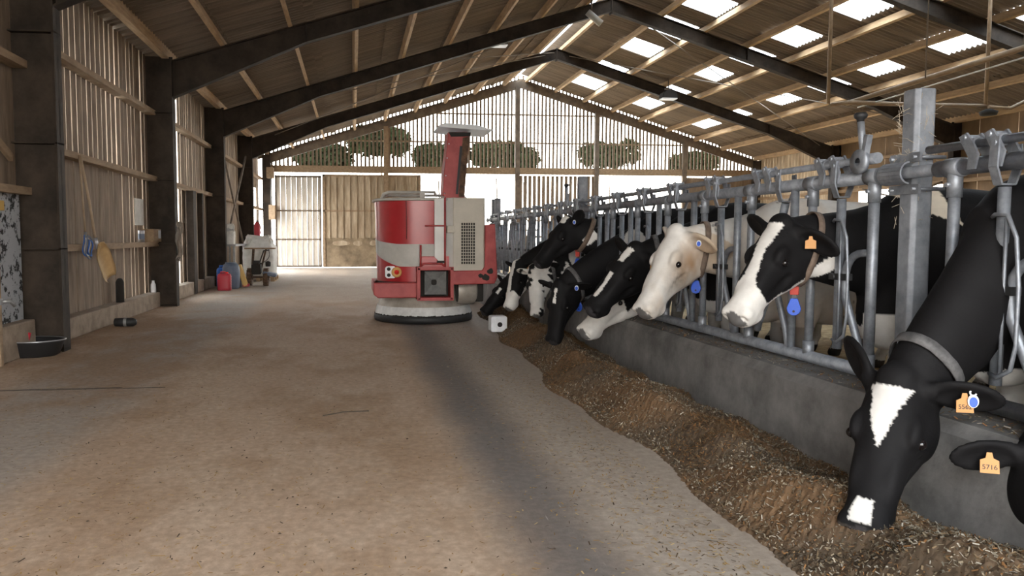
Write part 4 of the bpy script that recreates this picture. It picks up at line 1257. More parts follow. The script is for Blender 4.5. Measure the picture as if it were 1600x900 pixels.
# ---- cows standing farther back in the yard
def back_cow(label, at, heading, coat, up_=.0):
    c, s = math.cos(heading), math.sin(heading)
    make_cow(label, at, heading, (at[0] + c * .95, at[1] + s * .95, 1.30 + up_), (at[0] + c * 1.30, at[1] + s * 1.30, .86 + up_), (c * .7, s * .7, .65), coat, h=.02, ear_l=(-.3, -.2), ear_r=(-.3, -.2), group='cows standing in the yard')
back_cow('black cow standing in the yard behind the creamy white cow', (5.2, 8.3), PI * .55, coat_black(None, belly=.6, seed=51))
back_cow('cream and black cow standing far back behind the fence', (5.4, 10.6), PI * .9, coat_black(bz8, patch=[(-.3, 1.2, .5, .35), (.4, 1.2, .3, .3)], seed=55))
back_cow('pale cow standing behind the blazed cow, back level with the rail', (7.2, 6.2), PI * .08, coat_white(57))
back_cow('black and white cow standing in the yard behind the near post', (6.6, 4.3), PI * .5, coat_black(None, patch=[(-.6, 1.2, .35, .3)], belly=.7, seed=61))
back_cow('black cow standing farthest back in the yard', (8.8, 13.0), PI * .6, coat_black(bz8, belly=.6, seed=63))
# ================================================================== feeding robot
RB = thing('feeding_robot', 'red and white wheeled feeding robot with tall red chimney column, parked on the feed alley', 'feeding robot', (1.05, 11.4, 0))
RX, RY = 1.03, 11.40
# skirt: flared grey sheet, pale band, dark rubber rim
b = MB().lathe([(0.60, 0.62), (0.615, 0.46), (0.655, 0.30), (0.685, 0.225)], (RX, RY, 0), 48); b.build('skirt', M['skirt'], RB)
bs = MB().lathe([(0.687, 0.235), (0.715, 0.14), (0.722, 0.115)], (RX, RY, 0), 48).build('skirt_band', M['skirt_band'], RB)
t_ = MB()
for j in range(60):
    a = -math.pi + math.pi * j / 60
    if random.random() < .75:
        r = .724; hgt = random.uniform(.006, .026)
        for da in (0,):
            p = Vector((RX + r * math.cos(a), RY + r * math.sin(a), .113)); q = Vector((RX + r * math.cos(a + .05), RY + r * math.sin(a + .05), .113 + random.uniform(-.006, .006)))
            t_.beam(p, q, hgt, .004, (math.cos(a), math.sin(a), 0))
t_.build('chipped_edge', M['dirt_dark'], bs)
MB().lathe([(0.66, 0.125), (0.722, 0.115), (0.735, 0.06), (0.725, 0.012), (0.66, 0.012)], (RX, RY, 0), 48).build('rubber_rim', M['black_rubber'], RB)
# tub: rounded drum flaring slightly to the top, pale band sweeping across it
TX, TY = 1.02, 11.40
def tub_r(z): return 0.675 + 0.03 * (z - 0.6) / 1.15
zs_ = [0.60, 0.75, 0.95, 1.15, 1.35, 1.55, 1.72, 1.76]
def tub_pt(a, z, off=0.0):
    # squarish drum: superellipse plan
    ex = 2.6
    c, s = math.cos(a), math.sin(a); r = tub_r(z) + off
    return (TX + r * math.copysign(abs(c) ** (2 / ex), c), TY + r * math.copysign(abs(s) ** (2 / ex), s), z)
NA = 64
vs = []; fs = []
for z in zs_:
    for j in range(NA): vs.append(tub_pt(2 * math.pi * j / NA, z))
for i in range(len(zs_) - 1):
    for j in range(NA):
        fs.append((i * NA + j, i * NA + (j + 1) % NA, (i + 1) * NA + (j + 1) % NA, (i + 1) * NA + j))
MB().add(vs, fs, True).build('tub', M['red'], RB)
def tub_band(name, m, a0, a1, zlo, zhi, off=.004, n=36):
    v, f = [], []
    for i in range(n + 1):
        t = i / n; a = a0 + (a1 - a0) * t
        for z in (zlo(t), (zlo(t) + zhi(t)) / 2, zhi(t)): v.append(tub_pt(a, z, off))
    for i in range(n):
        for k_ in range(2): f.append((i * 3 + k_, (i + 1) * 3 + k_, (i + 1) * 3 + k_ + 1, i * 3 + k_ + 1))
    return MB().add(v, f, True).build(name, m, RB)
A = math.radians
tub_band('white_sweep', M['robot_grey'], A(165), A(292), lambda t: 1.005 - .0 - .19 * min(1, max(0, (t - .15) / .45)), lambda t: 1.20 - .07 * min(1, max(0, (t - .1) / .5)))
b = MB(); v = [tub_pt(2 * math.pi * j / NA, 1.755, .018) for j in range(NA)]; b.tube(v + [v[0], v[1]], .022, 8, cap=False); b.build('tub_rim', M['robot_grey'], RB)
MB().add([tub_pt(2 * math.pi * j / NA, 1.62, -.02) for j in range(NA)], [tuple(range(NA))]).build('feed_load', M['dirt_dark'], RB)
b = MB()
for a in (A(252),): b.tube([tub_pt(a, 1.75, .003), tub_pt(a, 1.2, .003)], .004, 4)
b.build('panel_seam', M['dirt_dark'], RB)
# top rail
b = MB()
zr = 1.86
p = [(0.40, 10.95, 1.77), (0.43, 10.95, 1.835), (0.50, 10.95, zr), (1.15, 10.95, zr + .005), (1.19, 10.95, 1.80)]
b.tube(p, .022, 10)
p = [(0.40, 11.8, 1.77), (0.45, 11.8, 1.84), (0.52, 11.8, zr), (1.65, 11.8, zr), (1.72, 11.8, 1.83), (1.76, 11.8, 1.74)]
b.tube(p, .022, 10); b.tube([(0.5, 10.95, zr), (0.5, 11.8, zr)], .018, 8)
b.tube([(0.98, 10.95, 1.76), (0.98, 10.95, zr)], .02, 8); b.rbox((0.98, 10.93, 1.82), (.07, .05, .08))
b.tube([(1.05, 10.95, 1.81), (1.3, 10.95, 1.80)], .01, 6)
b.build('top_rail', M['robot_grey'], RB)
# tail lamp cluster on the tub
YT = tub_pt(A(237), .73)[1]
lm = MB()
fx, fz = 0.545, 0.735
fy = min(tub_pt(a, fz)[1] for a in [A(d) for d in range(215, 260)] if abs(tub_pt(a, fz)[0] - fx) < .06) - .012
lmv = [(fx - .10 + .02, fz - .085), (fx + .02, fz - .085), (fx + .05, fz - .06), (fx + .05, fz + .06), (fx + .02, fz + .085), (fx - .08, fz + .085), (fx - .105, fz + .06), (fx - .105, fz - .06)]
lamp = MB().prism(lmv, fy, fy + .05, 'Y').build('lamp_plate', M['white_plastic'], RB, bevel=.006)
for dz in (-.04, .045): MB().lathe([(0, -.004), (.022, -.004), (.026, 0.0), (.026, .012)], (fx - .055, fy - .004, fz + dz), 16, 'Y').build('bolt_socket', M['dirt_dark'], lamp)
MB().lathe([(.032, -.012), (.04, -.03), (.066, -.03), (.074, -.012), (.074, 0.01)], (fx + .055, fy, fz), 28, 'Y').build('orange_ring', M['orange'], lamp)
MB().lathe([(0, -.035), (.012, -.034), (.012, -.02), (.035, -.012)], (fx + .055, fy, fz), 20, 'Y').build('stop_button', M['red_lens'], lamp)
# lower frame
yf = 10.58
b = MB().prism([(0.27, 0.60), (0.90, 0.60), (0.90, 0.39), (0.33, 0.39), (0.27, 0.44)], yf, yf + .12, 'Y')
b.prism([(0.27, 0.60), (0.27, 0.44), (0.33, 0.39), (0.36, 0.39), (0.36, 0.60)], yf + .12, yf + 1.2, 'Y')
b.build('left_bumper', M['red_dusty'], RB, bevel=.012)
b = MB().box(0.3, 1.2, yf + .12, yf + .5, .52, .60); b.build('frame_beam', M['dirt_dark'], RB)
# right hand L shaped bumper
b = MB().prism([(1.36, .76), (1.78, .765), (1.82, .82), (1.825, 1.40), (1.965, 1.41), (2.0, .66), (1.96, .575), (1.36, .565)], yf, yf + .10, 'Y')
b.build('right_bumper', M['red_dusty'], RB, bevel=.012)
b = MB().box(1.86, 1.95, yf + .1, yf + 1.0, .62, .76); b.build('side_beam', M['red_dusty'], RB, bevel=.01)
g = MB().add([], []); 
for cx_, cz_, r_ in ((1.83, .66, .055), (1.76, .69, .035), (1.9, .75, .05)):
    pts = [(cx_ + r_ * random.uniform(.7, 1.2) * math.cos(a), cz_ + r_ * random.uniform(.6, 1.1) * math.sin(a)) for a in np.linspace(0, 2 * PI, 11, endpoint=False)]
    g.prism(pts, yf - .002, yf + .001, 'Y')
g.build('grime_patch', M['dirt_dark'], RB)
# square duct with funnel
b = MB()
x0, x1, z0_, z1_ = .865, 1.355, .365, .815; w = .04; y0 = yf - .16
b.box(x0, x1, y0, yf + .1, z1_ - w, z1_); b.box(x0, x1, y0, yf + .1, z0_, z0_ + w); b.box(x0, x0 + w, y0, yf + .1, z0_, z1_); b.box(x1 - w, x1, y0, yf + .1, z0_, z1_)
b.build('duct_frame', M['red_dusty'], RB, bevel=.006)
MB().box(x0 + w, x1 - w, yf + .09, yf + .105, z0_ + w, z1_ - w).build('duct_back', M['dirt_dark'], RB)
fn = MB(); o_ = [(.965, .44), (1.265, .44), (1.265, .76), (.965, .76)]; i_ = [(1.08, .57), (1.14, .57), (1.14, .63), (1.08, .63)]
v = [(a, yf - .10, c) for a, c in o_] + [(a, yf + .05, c) for a, c in i_]
fn.add(v, [(0, 1, 5, 4), (1, 2, 6, 5), (2, 3, 7, 6), (3, 0, 4, 7)]); fn.build('funnel', M['grey_metal'], RB)
MB().lathe([(0, -.004), (.04, -.004), (.05, .01)], (1.11, yf + .045, .60), 14, 'Y').build('funnel_nozzle', M['dirt_dark'], RB)
# cabinet on the right: light flank and beige front with vent grille
b = MB().prism([(1.12, 1.76), (1.285, 1.77), (1.285, .80), (1.12, .95)], 10.64, 10.68, 'Y')
b.build('white_flank', M['robot_white'], RB, bevel=.006)
cb = MB()
pl_ = [(1.285, 10.72), (1.38, 10.60), (1.81, 10.60), (1.83, 10.64), (1.83, 11.6), (1.3, 11.6)]
cb.prism(pl_, .74, 1.775, 'Z'); cab = cb.build('cabinet', M['cab_beige'], RB, bevel=.012)
fl = MB().add([(1.283, 10.715, .86), (1.374, 10.60, .745), (1.374, 10.60, 1.768), (1.283, 10.715, 1.768)], [(0, 1, 2, 3)]); fl.build('cabinet_flank', M['robot_white'], cab)
gv = MB().box(1.485, 1.685, 10.592, 10.599, .85, 1.43); vb = gv.build('vent_recess', M['dirt_dark'], cab)
gr = MB()
for i in range(7): x = 1.485 + .2 * i / 6; gr.box(x - .004, x + .004, 10.584, 10.592, .85, 1.43)
for i in range(15): z = .85 + .58 * i / 14; gr.box(1.485, 1.685, 10.583, 10.591, z - .004, z + .004)
gr.build('vent_grille', M['cab_beige'], cab)
MB().lathe([(0, 0), (.05, 0), (.045, .05), (0, .05)], (1.56, 11.0, 1.775), 16).build('cabinet_cap', M['robot_white'], cab)
MB().box(1.29, 1.40, 10.58, 10.72, 1.285, 1.385).build('cable_box', M['cab_beige'], cab, bevel=.01)
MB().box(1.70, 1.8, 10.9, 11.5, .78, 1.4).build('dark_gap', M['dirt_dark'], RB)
# thin red safety bars in front of the tub
b = MB()
yb_ = 10.62
b.tube([(.925, yb_, .80), (.925, yb_, 1.12)], .014, 8); b.tube([(1.265, yb_, .80), (1.265, yb_, 1.775)], .014, 8)
b.tube([(.99, yb_ + .04, 1.385), (1.265, yb_, 1.385)], .010, 8)
b.tube([(.925, yb_, .82), (.97, yb_, .86), (1.22, yb_, .86), (1.265, yb_, .82)], .014, 8)
b.build('safety_bar', M['red_dusty'], RB)
MB().box(1.15, 1.26, 10.60, 10.63, .87, .9).build('latch_plate', M['dirt_dark'], RB)
MB().box(.93, 1.36, 10.66, 10.86, .80, .96).build('front_panel', M['red'], RB, bevel=.01)
# chimney column with its cap plate
c = MB()
def col_sec(z, xa, xb, ya, yb): return [(xa, ya, z), (xb, ya, z), (xb, yb, z), (xa, yb, z)]
secs = [col_sec(1.76, 1.275, 1.585, 10.95, 11.3), col_sec(2.1, 1.285, 1.61, 10.95, 11.3), col_sec(2.45, 1.325, 1.64, 10.95, 11.3), col_sec(2.72, 1.355, 1.67, 10.95, 11.3)]
v = sum(secs, []); f = [(0, 1, 2, 3), (12, 13, 14, 15)]
for i in range(3):
    for j in range(4): f.append((i * 4 + j, i * 4 + (j + 1) % 4, (i + 1) * 4 + (j + 1) % 4, (i + 1) * 4 + j))
c.add(v, f); chim = c.build('chimney_column', M['red_dusty'], RB, bevel=.01)
st = MB()
st.add([(1.50, 10.948, 1.80), (1.583, 10.948, 1.80), (1.637, 10.948, 2.45), (1.665, 10.948, 2.66), (1.56, 10.948, 2.64), (1.54, 10.948, 2.45)], [(0, 1, 2, 3, 4, 5)])
st.build('rust_stain', M['rust'], chim)
gb = MB().beam((1.475, 10.945, 1.84), (1.535, 10.945, 2.52), .035, .012, (0, -1, 0)); gb.build('guide_strip', M['black_rubber'], chim)
db = MB().prism([(1.39, 2.65), (1.67, 2.66), (1.675, 2.715), (1.355, 2.715)], 10.942, 10.952, 'Y'); db.build('dark_head', M['dirt_dark'], chim)
rv = MB()
for z, x in ((1.85, 1.30), (2.1, 1.315), (2.35, 1.335), (2.55, 1.36)): rv.lathe([(0, -.006), (.009, -.004), (.011, .002)], (x, 10.95, z), 10, 'Y')
rv.build('rivet', M['tin'], chim)
tp = MB().prism([(1.19, 2.785), (1.29, 2.82), (1.73, 2.80), (1.97, 2.735), (1.95, 2.72), (1.67, 2.735), (1.31, 2.755), (1.20, 2.765)], 10.78, 11.5, 'Y')
tp.build('cap_plate', M['white_plastic'], RB, bevel=.006)
# wheels under the skirt and the auger outlet in shade on the right
for wx in (.65, 1.4):
    MB().lathe([(.02, -.05), (.13, -.05), (.15, -.03), (.15, .03), (.13, .05), (.02, .05)], (wx, RY, .15), 20, 'X').build('wheel', M['black_rubber'], RB)
b = MB().lathe([(.20, -.12), (.2, .12), (.14, .16), (0, .16)], (1.6, 10.98, .46), 20, 'X'); b.build('outlet_drum', M['skirt'], RB)
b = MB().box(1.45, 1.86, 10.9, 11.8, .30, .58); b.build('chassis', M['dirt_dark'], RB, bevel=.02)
# ================================================================== feed heap, litter
def heap_h(x, y):
    n = lambda a, b, p: math.sin(a * x * 2.1 + b * y * 1.7 + p)
    e = 1.60 + .05 * math.sin(y * 1.9) + .03 * math.sin(y * 4.7 + 1) + max(0, (y - 6.5)) * .06
    if y < 3: e = 1.60 - (3 - y) * .05
    u = (x - e) / .34
    rise = max(0, min(1, u)); rise = rise * rise * (3 - 2 * rise)
    ridge = math.exp(-((x - (e + .36)) / .24) ** 2)
    back = .10
    hh = rise * (back + (.13 + .035 * n(.6, 1.3, .4)) * ridge)
    hh += rise * (.018 * n(3, 4, 1) + .014 * n(6, 5, 2) + .01 * n(11, 9, 0))
    # hollows nosed out by the cows
    for hx, hy, hr, hd in ((2.12, 3.55, .2, .07), (2.1, 4.4, .2, .08), (2.08, 5.3, .2, .07), (2.1, 6.2, .25, .06), (2.2, 2.7, .2, .05), (2.1, 7.1, .2, .06), (1.98, 3.0, .13, .05), (1.86, 4.0, .1, .04), (1.84, 2.52, .16, .10)):
        hh -= rise * hd * math.exp(-(((x - hx) / hr) ** 2 + ((y - hy) / (hr * 1.2)) ** 2))
    return max(hh, -.01)
vs, fs, cols = [], [], []
nx, ny = 60, 700
X0, X1, Y0_, Y1_ = 1.42, 2.45, .6, 12.2
P2 = NPR.RandomState if False else None
for j in range(ny + 1):
    for i in range(nx + 1):
        x = X0 + (X1 - X0) * i / nx; y = Y0_ + (Y1_ - Y0_) * j / ny
        z = heap_h(x, y)
        vs.append((x, y, z + (random.uniform(-.006, .007) if z > .004 else -.012)))
        g = random.uniform(.65, 1.25); w = .5 + .5 * math.sin(x * 9 + y * 3.3 + math.sin(y * 7))
        cols.append((.092 * g + .045 * w, .066 * g + .016 * w, .044 * g))
for j in range(ny):
    for i in range(nx): fs.append((j * (nx + 1) + i, j * (nx + 1) + i + 1, (j + 1) * (nx + 1) + i + 1, (j + 1) * (nx + 1) + i))
pal = [(.19, .12, .06), (.22, .155, .09), (.29, .235, .16), (.15, .11, .07), (.40, .345, .26), (.22, .19, .14), (.10, .075, .05), (.28, .14, .055), (.50, .45, .37)]
def flake(vs, fs, cols, c, L, Wd, col, flat=1.0):
    d = Vector((random.gauss(0, 1), random.gauss(0, 1), random.gauss(0, .55 * flat))).normalized()
    s = d.cross(Vector((random.gauss(0, .5 * flat), random.gauss(0, .5 * flat), 1))).normalized()
    o = len(vs); c = Vector(c)
    for q in (c - d * L - s * Wd, c + d * L - s * Wd, c + d * L + s * Wd, c - d * L + s * Wd): vs.append(tuple(q)); cols.append(col)
    fs.append((o, o + 1, o + 2, o + 3))
n = 0
while n < 80000:
    y = Y0_ + (Y1_ - Y0_) * random.random() ** 1.5; x = random.uniform(1.5, 2.43)
    z = heap_h(x, y)
    if z < .006: continue
    n += 1
    g = random.uniform(.45, .95)
    c = random.choice(pal if math.sin(x * 7 + math.sin(y * 2.3) * 2) + math.sin(y * 3.1 + x * 4) < .7 else pal[:2] + pal[7:8]); c = tuple(q * g for q in c)
    L = random.uniform(.003, .010) * (1.9 if random.random() < .06 else 1)
    flake(vs, fs, cols, (x, y, z + random.uniform(0, .014)), L, random.uniform(.001, .0032), c)
def stuff_mesh(name, vs, fs, cols, label, cat):
    me = bpy.data.meshes.new(name); me.from_pydata(vs, [], fs)
    a = me.attributes.new('Col', 'FLOAT_COLOR', 'POINT')
    a.data.foreach_set('color', np.concatenate([np.array(cols), np.ones((len(cols), 1))], 1).astype(np.float32).ravel())
    me.materials.append(M['flakes'])
    o = bpy.data.objects.new(name, me); COL.objects.link(o)
    o['kind'] = 'stuff'; o['label'] = label; o['category'] = cat
    return o
stuff_mesh('feed_heap', vs, fs, cols, 'long brown heap of chopped feed lying along the concrete kerb', 'feed')
vs, fs, cols = [], [], []
straw = [(.42, .27, .10), (.36, .22, .08), (.50, .36, .17), (.20, .13, .07), (.08, .055, .035), (.30, .17, .06)]
for _ in range(16000):
    r = random.random()
    if r < .55:
        y = 2.4 + 16 * random.random() ** 1.8; x = random.gauss(-1.3, 1.0) if random.random() < .6 else random.uniform(-3.2, 1.4)
        if random.random() < .4: 
            cx = math.floor(x * 1.3) / 1.3 + .35; x = cx + random.gauss(0, .25)
    elif r < .8:
        y = 2.2 + 9 * random.random() ** 1.4; x = 1.55 - abs(random.gauss(0, .3))
    else:
        y = random.uniform(8.8, 26); x = -3.36 + abs(random.gauss(0, .28))
    if x > 1.7 or x < -3.36: continue
    c = random.choice(straw); g = random.uniform(.7, 1.2)
    big = random.random() < .05
    flake(vs, fs, cols, (x, y, .004), random.uniform(.004, .014) * (2.2 if big else 1), random.uniform(.001, .003), tuple(q * g for q in c), .12)
for _ in range(130):
    y = 2.4 + 10 * random.random() ** 1.5; x = random.gauss(-.6, .9)
    if -3.2 < x < 1.5:
        c = Vector((x, y, .003)); k0 = len(vs); r = random.uniform(.003, .009)
        for q in (Vector((r, 0, 0)), Vector((0, r * .7, 0)), Vector((-r, 0, 0)), Vector((0, -r * .7, 0)), Vector((0, 0, r * .6))): vs.append(tuple(c + q)); cols.append((.06, .042, .03))
        fs += [(k0, k0 + 1, k0 + 4), (k0 + 1, k0 + 2, k0 + 4), (k0 + 2, k0 + 3, k0 + 4), (k0 + 3, k0, k0 + 4)]
stuff_mesh('straw_litter', vs, fs, cols, 'scattered straw bits and crumbs on the concrete alley floor', 'straw')
vs, fs, cols = [], [], []
for _ in range(5000):
    y = 1.5 + 9 * random.random() ** 1.3; x = random.uniform(2.43, 2.9)
    c = random.choice(pal); flake(vs, fs, cols, (x, y, .504 + random.uniform(0, .006)), random.uniform(.004, .015), random.uniform(.0015, .004), c, .4)
stuff_mesh('kerb_litter', vs, fs, cols, 'crumbs of feed lying on top of the concrete kerb', 'feed')
# twigs that can be told apart on the floor
def twig(pts, r, label):
    o = MB().tube(pts, r, 6).build('straw_stalk', M['bark'], label=label, cat='straw stalk')
twig([(-.22, 5.32, .003), (-.08, 5.40, .008), (.10, 5.43, .003)], .0035, 'curved dark straw stalk lying on the middle of the floor')
twig([(-.45, 2.62, .006), (-.42, 2.50, .006)], .006, 'short pale stalk at the bottom edge of the floor')
# lick block
lk = thing('lick_block', 'white mineral lick block with a round hole, beside the robot', 'lick block', (1.86, 9.65, 0))
b = MB().lathe([(.028, -.10), (.085, -.10), (.098, -.085), (.100, .085), (.088, .10), (.028, .10)], (1.78, 9.74, .135), 8, 'Y', smooth=False)
bb = MB()
R_, r_ = .115, .026; 
sq = [(-.105, -.085), (-.09, -.10), (.09, -.10), (.105, -.085), (.105, .085), (.09, .10), (-.09, .10), (-.105, .085)]
bb.prism([(1.83 + a, .125 + c) for a, c in sq], 9.55, 9.75, 'Y')
bb.build('block', M['lick'], lk, bevel=.01)
MB().lathe([(0, -.003), (.026, -.003), (.032, .001)], (1.84, 9.549, .12), 16, 'Y').build('hole', M['hole'], lk)
# ================================================================== things along the left wall
def shovel():
    t = thing('grain_shovel', 'tan plastic scoop shovel hanging blade down on the left wall', 'shovel', (-3.36, 10.45, 1.0))
    MB().tube([(-3.37, 10.16, 2.23), (-3.33, 10.30, 1.7), (-3.30, 10.42, 1.16)], .017, 10).build('handle', M['wood_tool'], t)
    MB().tube([(-3.30, 10.40, 1.22), (-3.29, 10.43, 1.08)], .024, 10).build('socket', M['tin'], t)
    # scoop: a shallow curved tray with raised rims
    top = Vector((-3.30, 10.42, 1.15)); dn = Vector((.05, .30, -.47)).normalized(); sd = Vector((.25, .80, .52)); sd -= dn * sd.dot(dn); sd.normalize(); nn = dn.cross(sd)
    if nn.x < 0: nn = -nn
    b = MB(); rows = []
    for i in range(13):
        u = i / 12; L = .56 * u
        hw = .145 * min(1, .35 + 2.2 * u) * (1 if u < .8 else math.sqrt(max(.05, 1 - ((u - .8) / .21) ** 2)) * .5 + .5)
        row = []
        for j in range(11):
            s = (j / 10 - .5) * 2
            row.append(top + dn * L + sd * s * hw + nn * (.055 * abs(s) ** 3 + .06 * max(0, .25 - u) * 3 * (1 - abs(s) * .3)))
        rows.append(row)
    v = [q for r in rows for q in r] + [q - nn * .008 for r in rows for q in r]
    n = 13 * 11; f = []
    for i in range(12):
        for j in range(10):
            a = i * 11 + j; f += [(a, a + 1, a + 12, a + 11), (a + n, a + 11 + n, a + 12 + n, a + 1 + n)]
    for i in range(12):
        for a, c in ((i * 11, (i + 1) * 11), (i * 11 + 10, (i + 1) * 11 + 10)): f.append((a, c, c + n, a + n))
    for j in range(10):
        for a in (j, 12 * 11 + j): f.append((a, a + 1, a + 1 + n, a + n))
    b.add(v, f, True); b.build('scoop', M['scoop'], t)
    return t
shovel()
t = thing('broom_handle', 'plain dark tool handle leaning on the left wall beside the scoop shovel', 'tool handle', (-3.38, 10.2, 1.1))
MB().tube([(-3.37, 10.12, 2.25), (-3.36, 10.22, 1.25)], .014, 8).build('shaft', M['wood_tool'], t)
MB().tube([(-3.36, 10.215, 1.3), (-3.36, 10.225, 1.16)], .018, 8).build('socket', M['grey_metal'], t)
t = thing('cable_coil', 'coil of blue and grey cable hung on the left wall rail', 'cable', (-3.36, 10.3, 1.15))
for k_, (m, r0) in enumerate((('blue', .10), ('white_plastic', .085), ('blue_barrel', .11), ('blue', .075))):
    b = MB(); pts = [(-3.36 + .012 * k_ + .01 * math.sin(3 * a), 10.22 + .02 * k_ + r0 * math.cos(a), 1.12 - .01 * k_ + r0 * 1.35 * math.sin(a)) for a in np.linspace(0, 2 * PI, 26)]
    b.tube(pts, .008, 6, cap=False); b.build('cable_loop', M[m], t)
t = thing('tin_can', 'shiny tin can standing on the left wall rail', 'can', (-3.45, 13.15, 1.14))
MB().lathe([(0, 0), (.05, 0), (.05, .19), (.046, .195), (.046, .18), (0, .18)], (-3.45, 13.15, 1.14), 18).build('can_body', M['tin'], t)
MB().lathe([(.051, .05), (.051, .14)], (-3.45, 13.15, 1.14), 18).build('can_label', M['blue_barrel'], t)
t = thing('wooden_box', 'small open wooden box on the rail beside the second column', 'box', (-3.4, 13.75, 1.14))
b = MB().box(-3.52, -3.34, 13.5, 14.0, 1.14, 1.16)
for a in ((-3.52, -3.50, 13.5, 14.0), (-3.36, -3.34, 13.5, 14.0), (-3.5, -3.36, 13.5, 13.52), (-3.5, -3.36, 13.98, 14.0)): b.box(*a, 1.16, 1.36)
b.build('box_body', M['girt'], t); MB().box(-3.338, -3.333, 13.8, 13.96, 1.2, 1.34).build('box_paper', M['white_plastic'], t)
t = MB(); vs = []
rows = []
for i in range(12):
    z = 1.45 - .62 * i / 11; row = []
    for j in range(9):
        y = 13.86 + .3 * (j / 8) * (1 - .25 * i / 11) + .05 * i / 11
        row.append((-3.05 + .03 * math.sin(j * 1.7 + i * .4) + .02 * math.sin(i * .9), y, z + .05 * math.sin(j * 1.1)))
    rows.append(row)
v = [q for r in rows for q in r] + [(q[0] + .012, q[1], q[2]) for r in rows for q in r]; n = 108; f = []
for i in range(11):
    for j in range(8):
        a = i * 9 + j; f += [(a, a + 1, a + 10, a + 9), (a + n, a + 9 + n, a + 10 + n, a + 1 + n)]
t.add(v, f, True).build('rag', M['cloth'], label='crumpled grey rag draped on the second dark column', cat='rag')
MB().box(-3.54, -3.525, 13.1, 13.62, 1.42, 1.86).build('wall_sign', M['bag'], bevel=.004, label='blank pale sheet fixed to the boards before the second column', cat='sign')
MB().lathe([(0, 0), (.045, 0), (.05, .02), (.045, .14), (.025, .18), (.025, .21), (0, .21)], (-3.46, 13.85, .26), 14).build('bottle', M['white_plastic'], label='pale bottle standing on the plinth at the second column', cat='bottle')
MB().lathe([(0, 0), (.06, 0), (.06, .3), (.035, .35), (0, .36)], (-3.45, 11.9, .26), 12).build('canister', M['dirt_dark'], label='small dark canister on the plinth below the scoop shovel', cat='canister')
t = thing('rubber_boot_shaft', 'dark rubber tube lying on the floor near the left plinth', 'tube', (-3.12, 11.0, 0))
MB().lathe([(.035, -.15), (.055, -.14), (.06, -.05), (.058, .10), (.035, .14), (.0, .15)], (-3.12, 10.98, .06), 16, 'X').build('tube_body', M['black_rubber'], t)
MB().lathe([(.061, -.02), (.063, 0), (.061, .02)], (-3.12, 10.98, .06), 16, 'X').build('tube_band', M['grey_metal'], t)
# black basin with pale rim
t = thing('basin', 'black rubber feed basin with worn pale rim by the first column', 'basin', (-3.42, 8.42, 0))
bx, by = -3.34, 8.42
MB().lathe([(0, .015), (.24, .0), (.27, .02), (.325, .15), (.34, .165), (.33, .17), (.30, .15), (.25, .035), (0, .03)], (bx, by, 0), 36, sy=.75).build('bowl', M['black_rubber'], t)
MB().lathe([(.325, .158), (.342, .166), (.335, .176), (.318, .168)], (bx, by, 0), 36, sy=.75).build('rim', M['tin'], t)
MB().rbox((bx - .05, by + .05, .17), (.03, .02, .14), (.2, .3, 0)).build('red_handle_stub', M['red_plastic'], label='short red plastic stake standing in the black basin', cat='stake')
t = thing('gate_hinge_post', 'rusty hinge post with latch at the left edge of the photo', 'post', (-3.3, 7.86, 0))
MB().box(-3.40, -3.34, 7.72, 7.78, 0, 1.5).build('post_bar', M['girt'], t, bevel=.006)
MB().tube([(-3.36, 7.76, .62), (-3.28, 7.82, .62), (-3.26, 7.87, .57)], .018, 8).rbox((-3.36, 7.75, .62), (.07, .07, .06)).build('latch_hook', M['grey_metal'], t)
MB().box(-3.50, -3.48, 8.15, 8.25, 1.5, 1.6).build('socket_box', M['yellow'], bevel=.004, label='small yellowish box screwed to the boards at the left edge', cat='box')

# ---- barrel, cans
def jug(x, y, h, r, m, label, name='jerrycan', cap=True):
    t = thing(name, label, 'jerrycan', (x, y, 0))
    b = MB(); pr = []
    sec = lambda z, k: [(x + r * k * math.copysign(abs(math.cos(a)) ** .55, math.cos(a)), y + r * .75 * k * math.copysign(abs(math.sin(a)) ** .55, math.sin(a)), z) for a in np.linspace(0, 2 * PI, 24, endpoint=False)]
    zz = [(0, .93), (.02, 1)] + [(h * (.1 + .07 * i), 1.0 if i % 2 else .965) for i in range(1, 10)] + [(h * .86, .93), (h * .92, .7), (h * .93, .3)]
    v = sum([sec(z, k) for z, k in zz], []); f = [tuple(range(24))]
    for i in range(len(zz) - 1):
        for j in range(24): f.append((i * 24 + j, i * 24 + (j + 1) % 24, (i + 1) * 24 + (j + 1) % 24, (i + 1) * 24 + j))
    f.append(tuple(range((len(zz) - 1) * 24, len(zz) * 24)))
    b.add(v, f, True); b.build('can_body', M[m], t)
    MB().lathe([(0, h), (.03, h), (.033, h * .92)], (x + r * .4, y, 0), 12).build('cap', M['red_lens'] if m == 'red_plastic' else M['white_plastic'], t)
    MB().tube([(x - r * .5, y, h * .92), (x - r * .45, y, h), (x + r * .1, y, h), (x + r * .15, y, h * .92)], .016, 8).build('grip', M[m], t)
    return t
jug(-2.93, 18.0, .42, .155, 'red_plastic', 'red plastic jerrycan on the floor in front of the blue barrel')
t = thing('plastic_barrel', 'blue grey plastic barrel standing by the third column', 'barrel', (-2.86, 18.55, 0))
MB().lathe([(0, 0), (.16, 0), (.185, .04), (.20, .22), (.205, .34), (.195, .5), (.17, .57), (.13, .59), (0, .59)], (-2.86, 18.55, 0), 28).build('drum', M['blue_barrel'], t)
MB().lathe([(0, .62), (.13, .62), (.14, .585)], (-2.86, 18.55, 0), 24).build('lid', M['blue_barrel'], t)
jug(-3.12, 18.95, .52, .14, 'blue', 'bright blue plastic can half hidden behind the blue grey barrel')
jug(-2.78, 18.98, .44, .09, 'blue_barrel', 'narrow blue grey can right of the barrel')
t = thing('chemical_pack', 'leaning tan and red printed pack right of the barrel', 'pack', (-2.66, 18.95, 0))
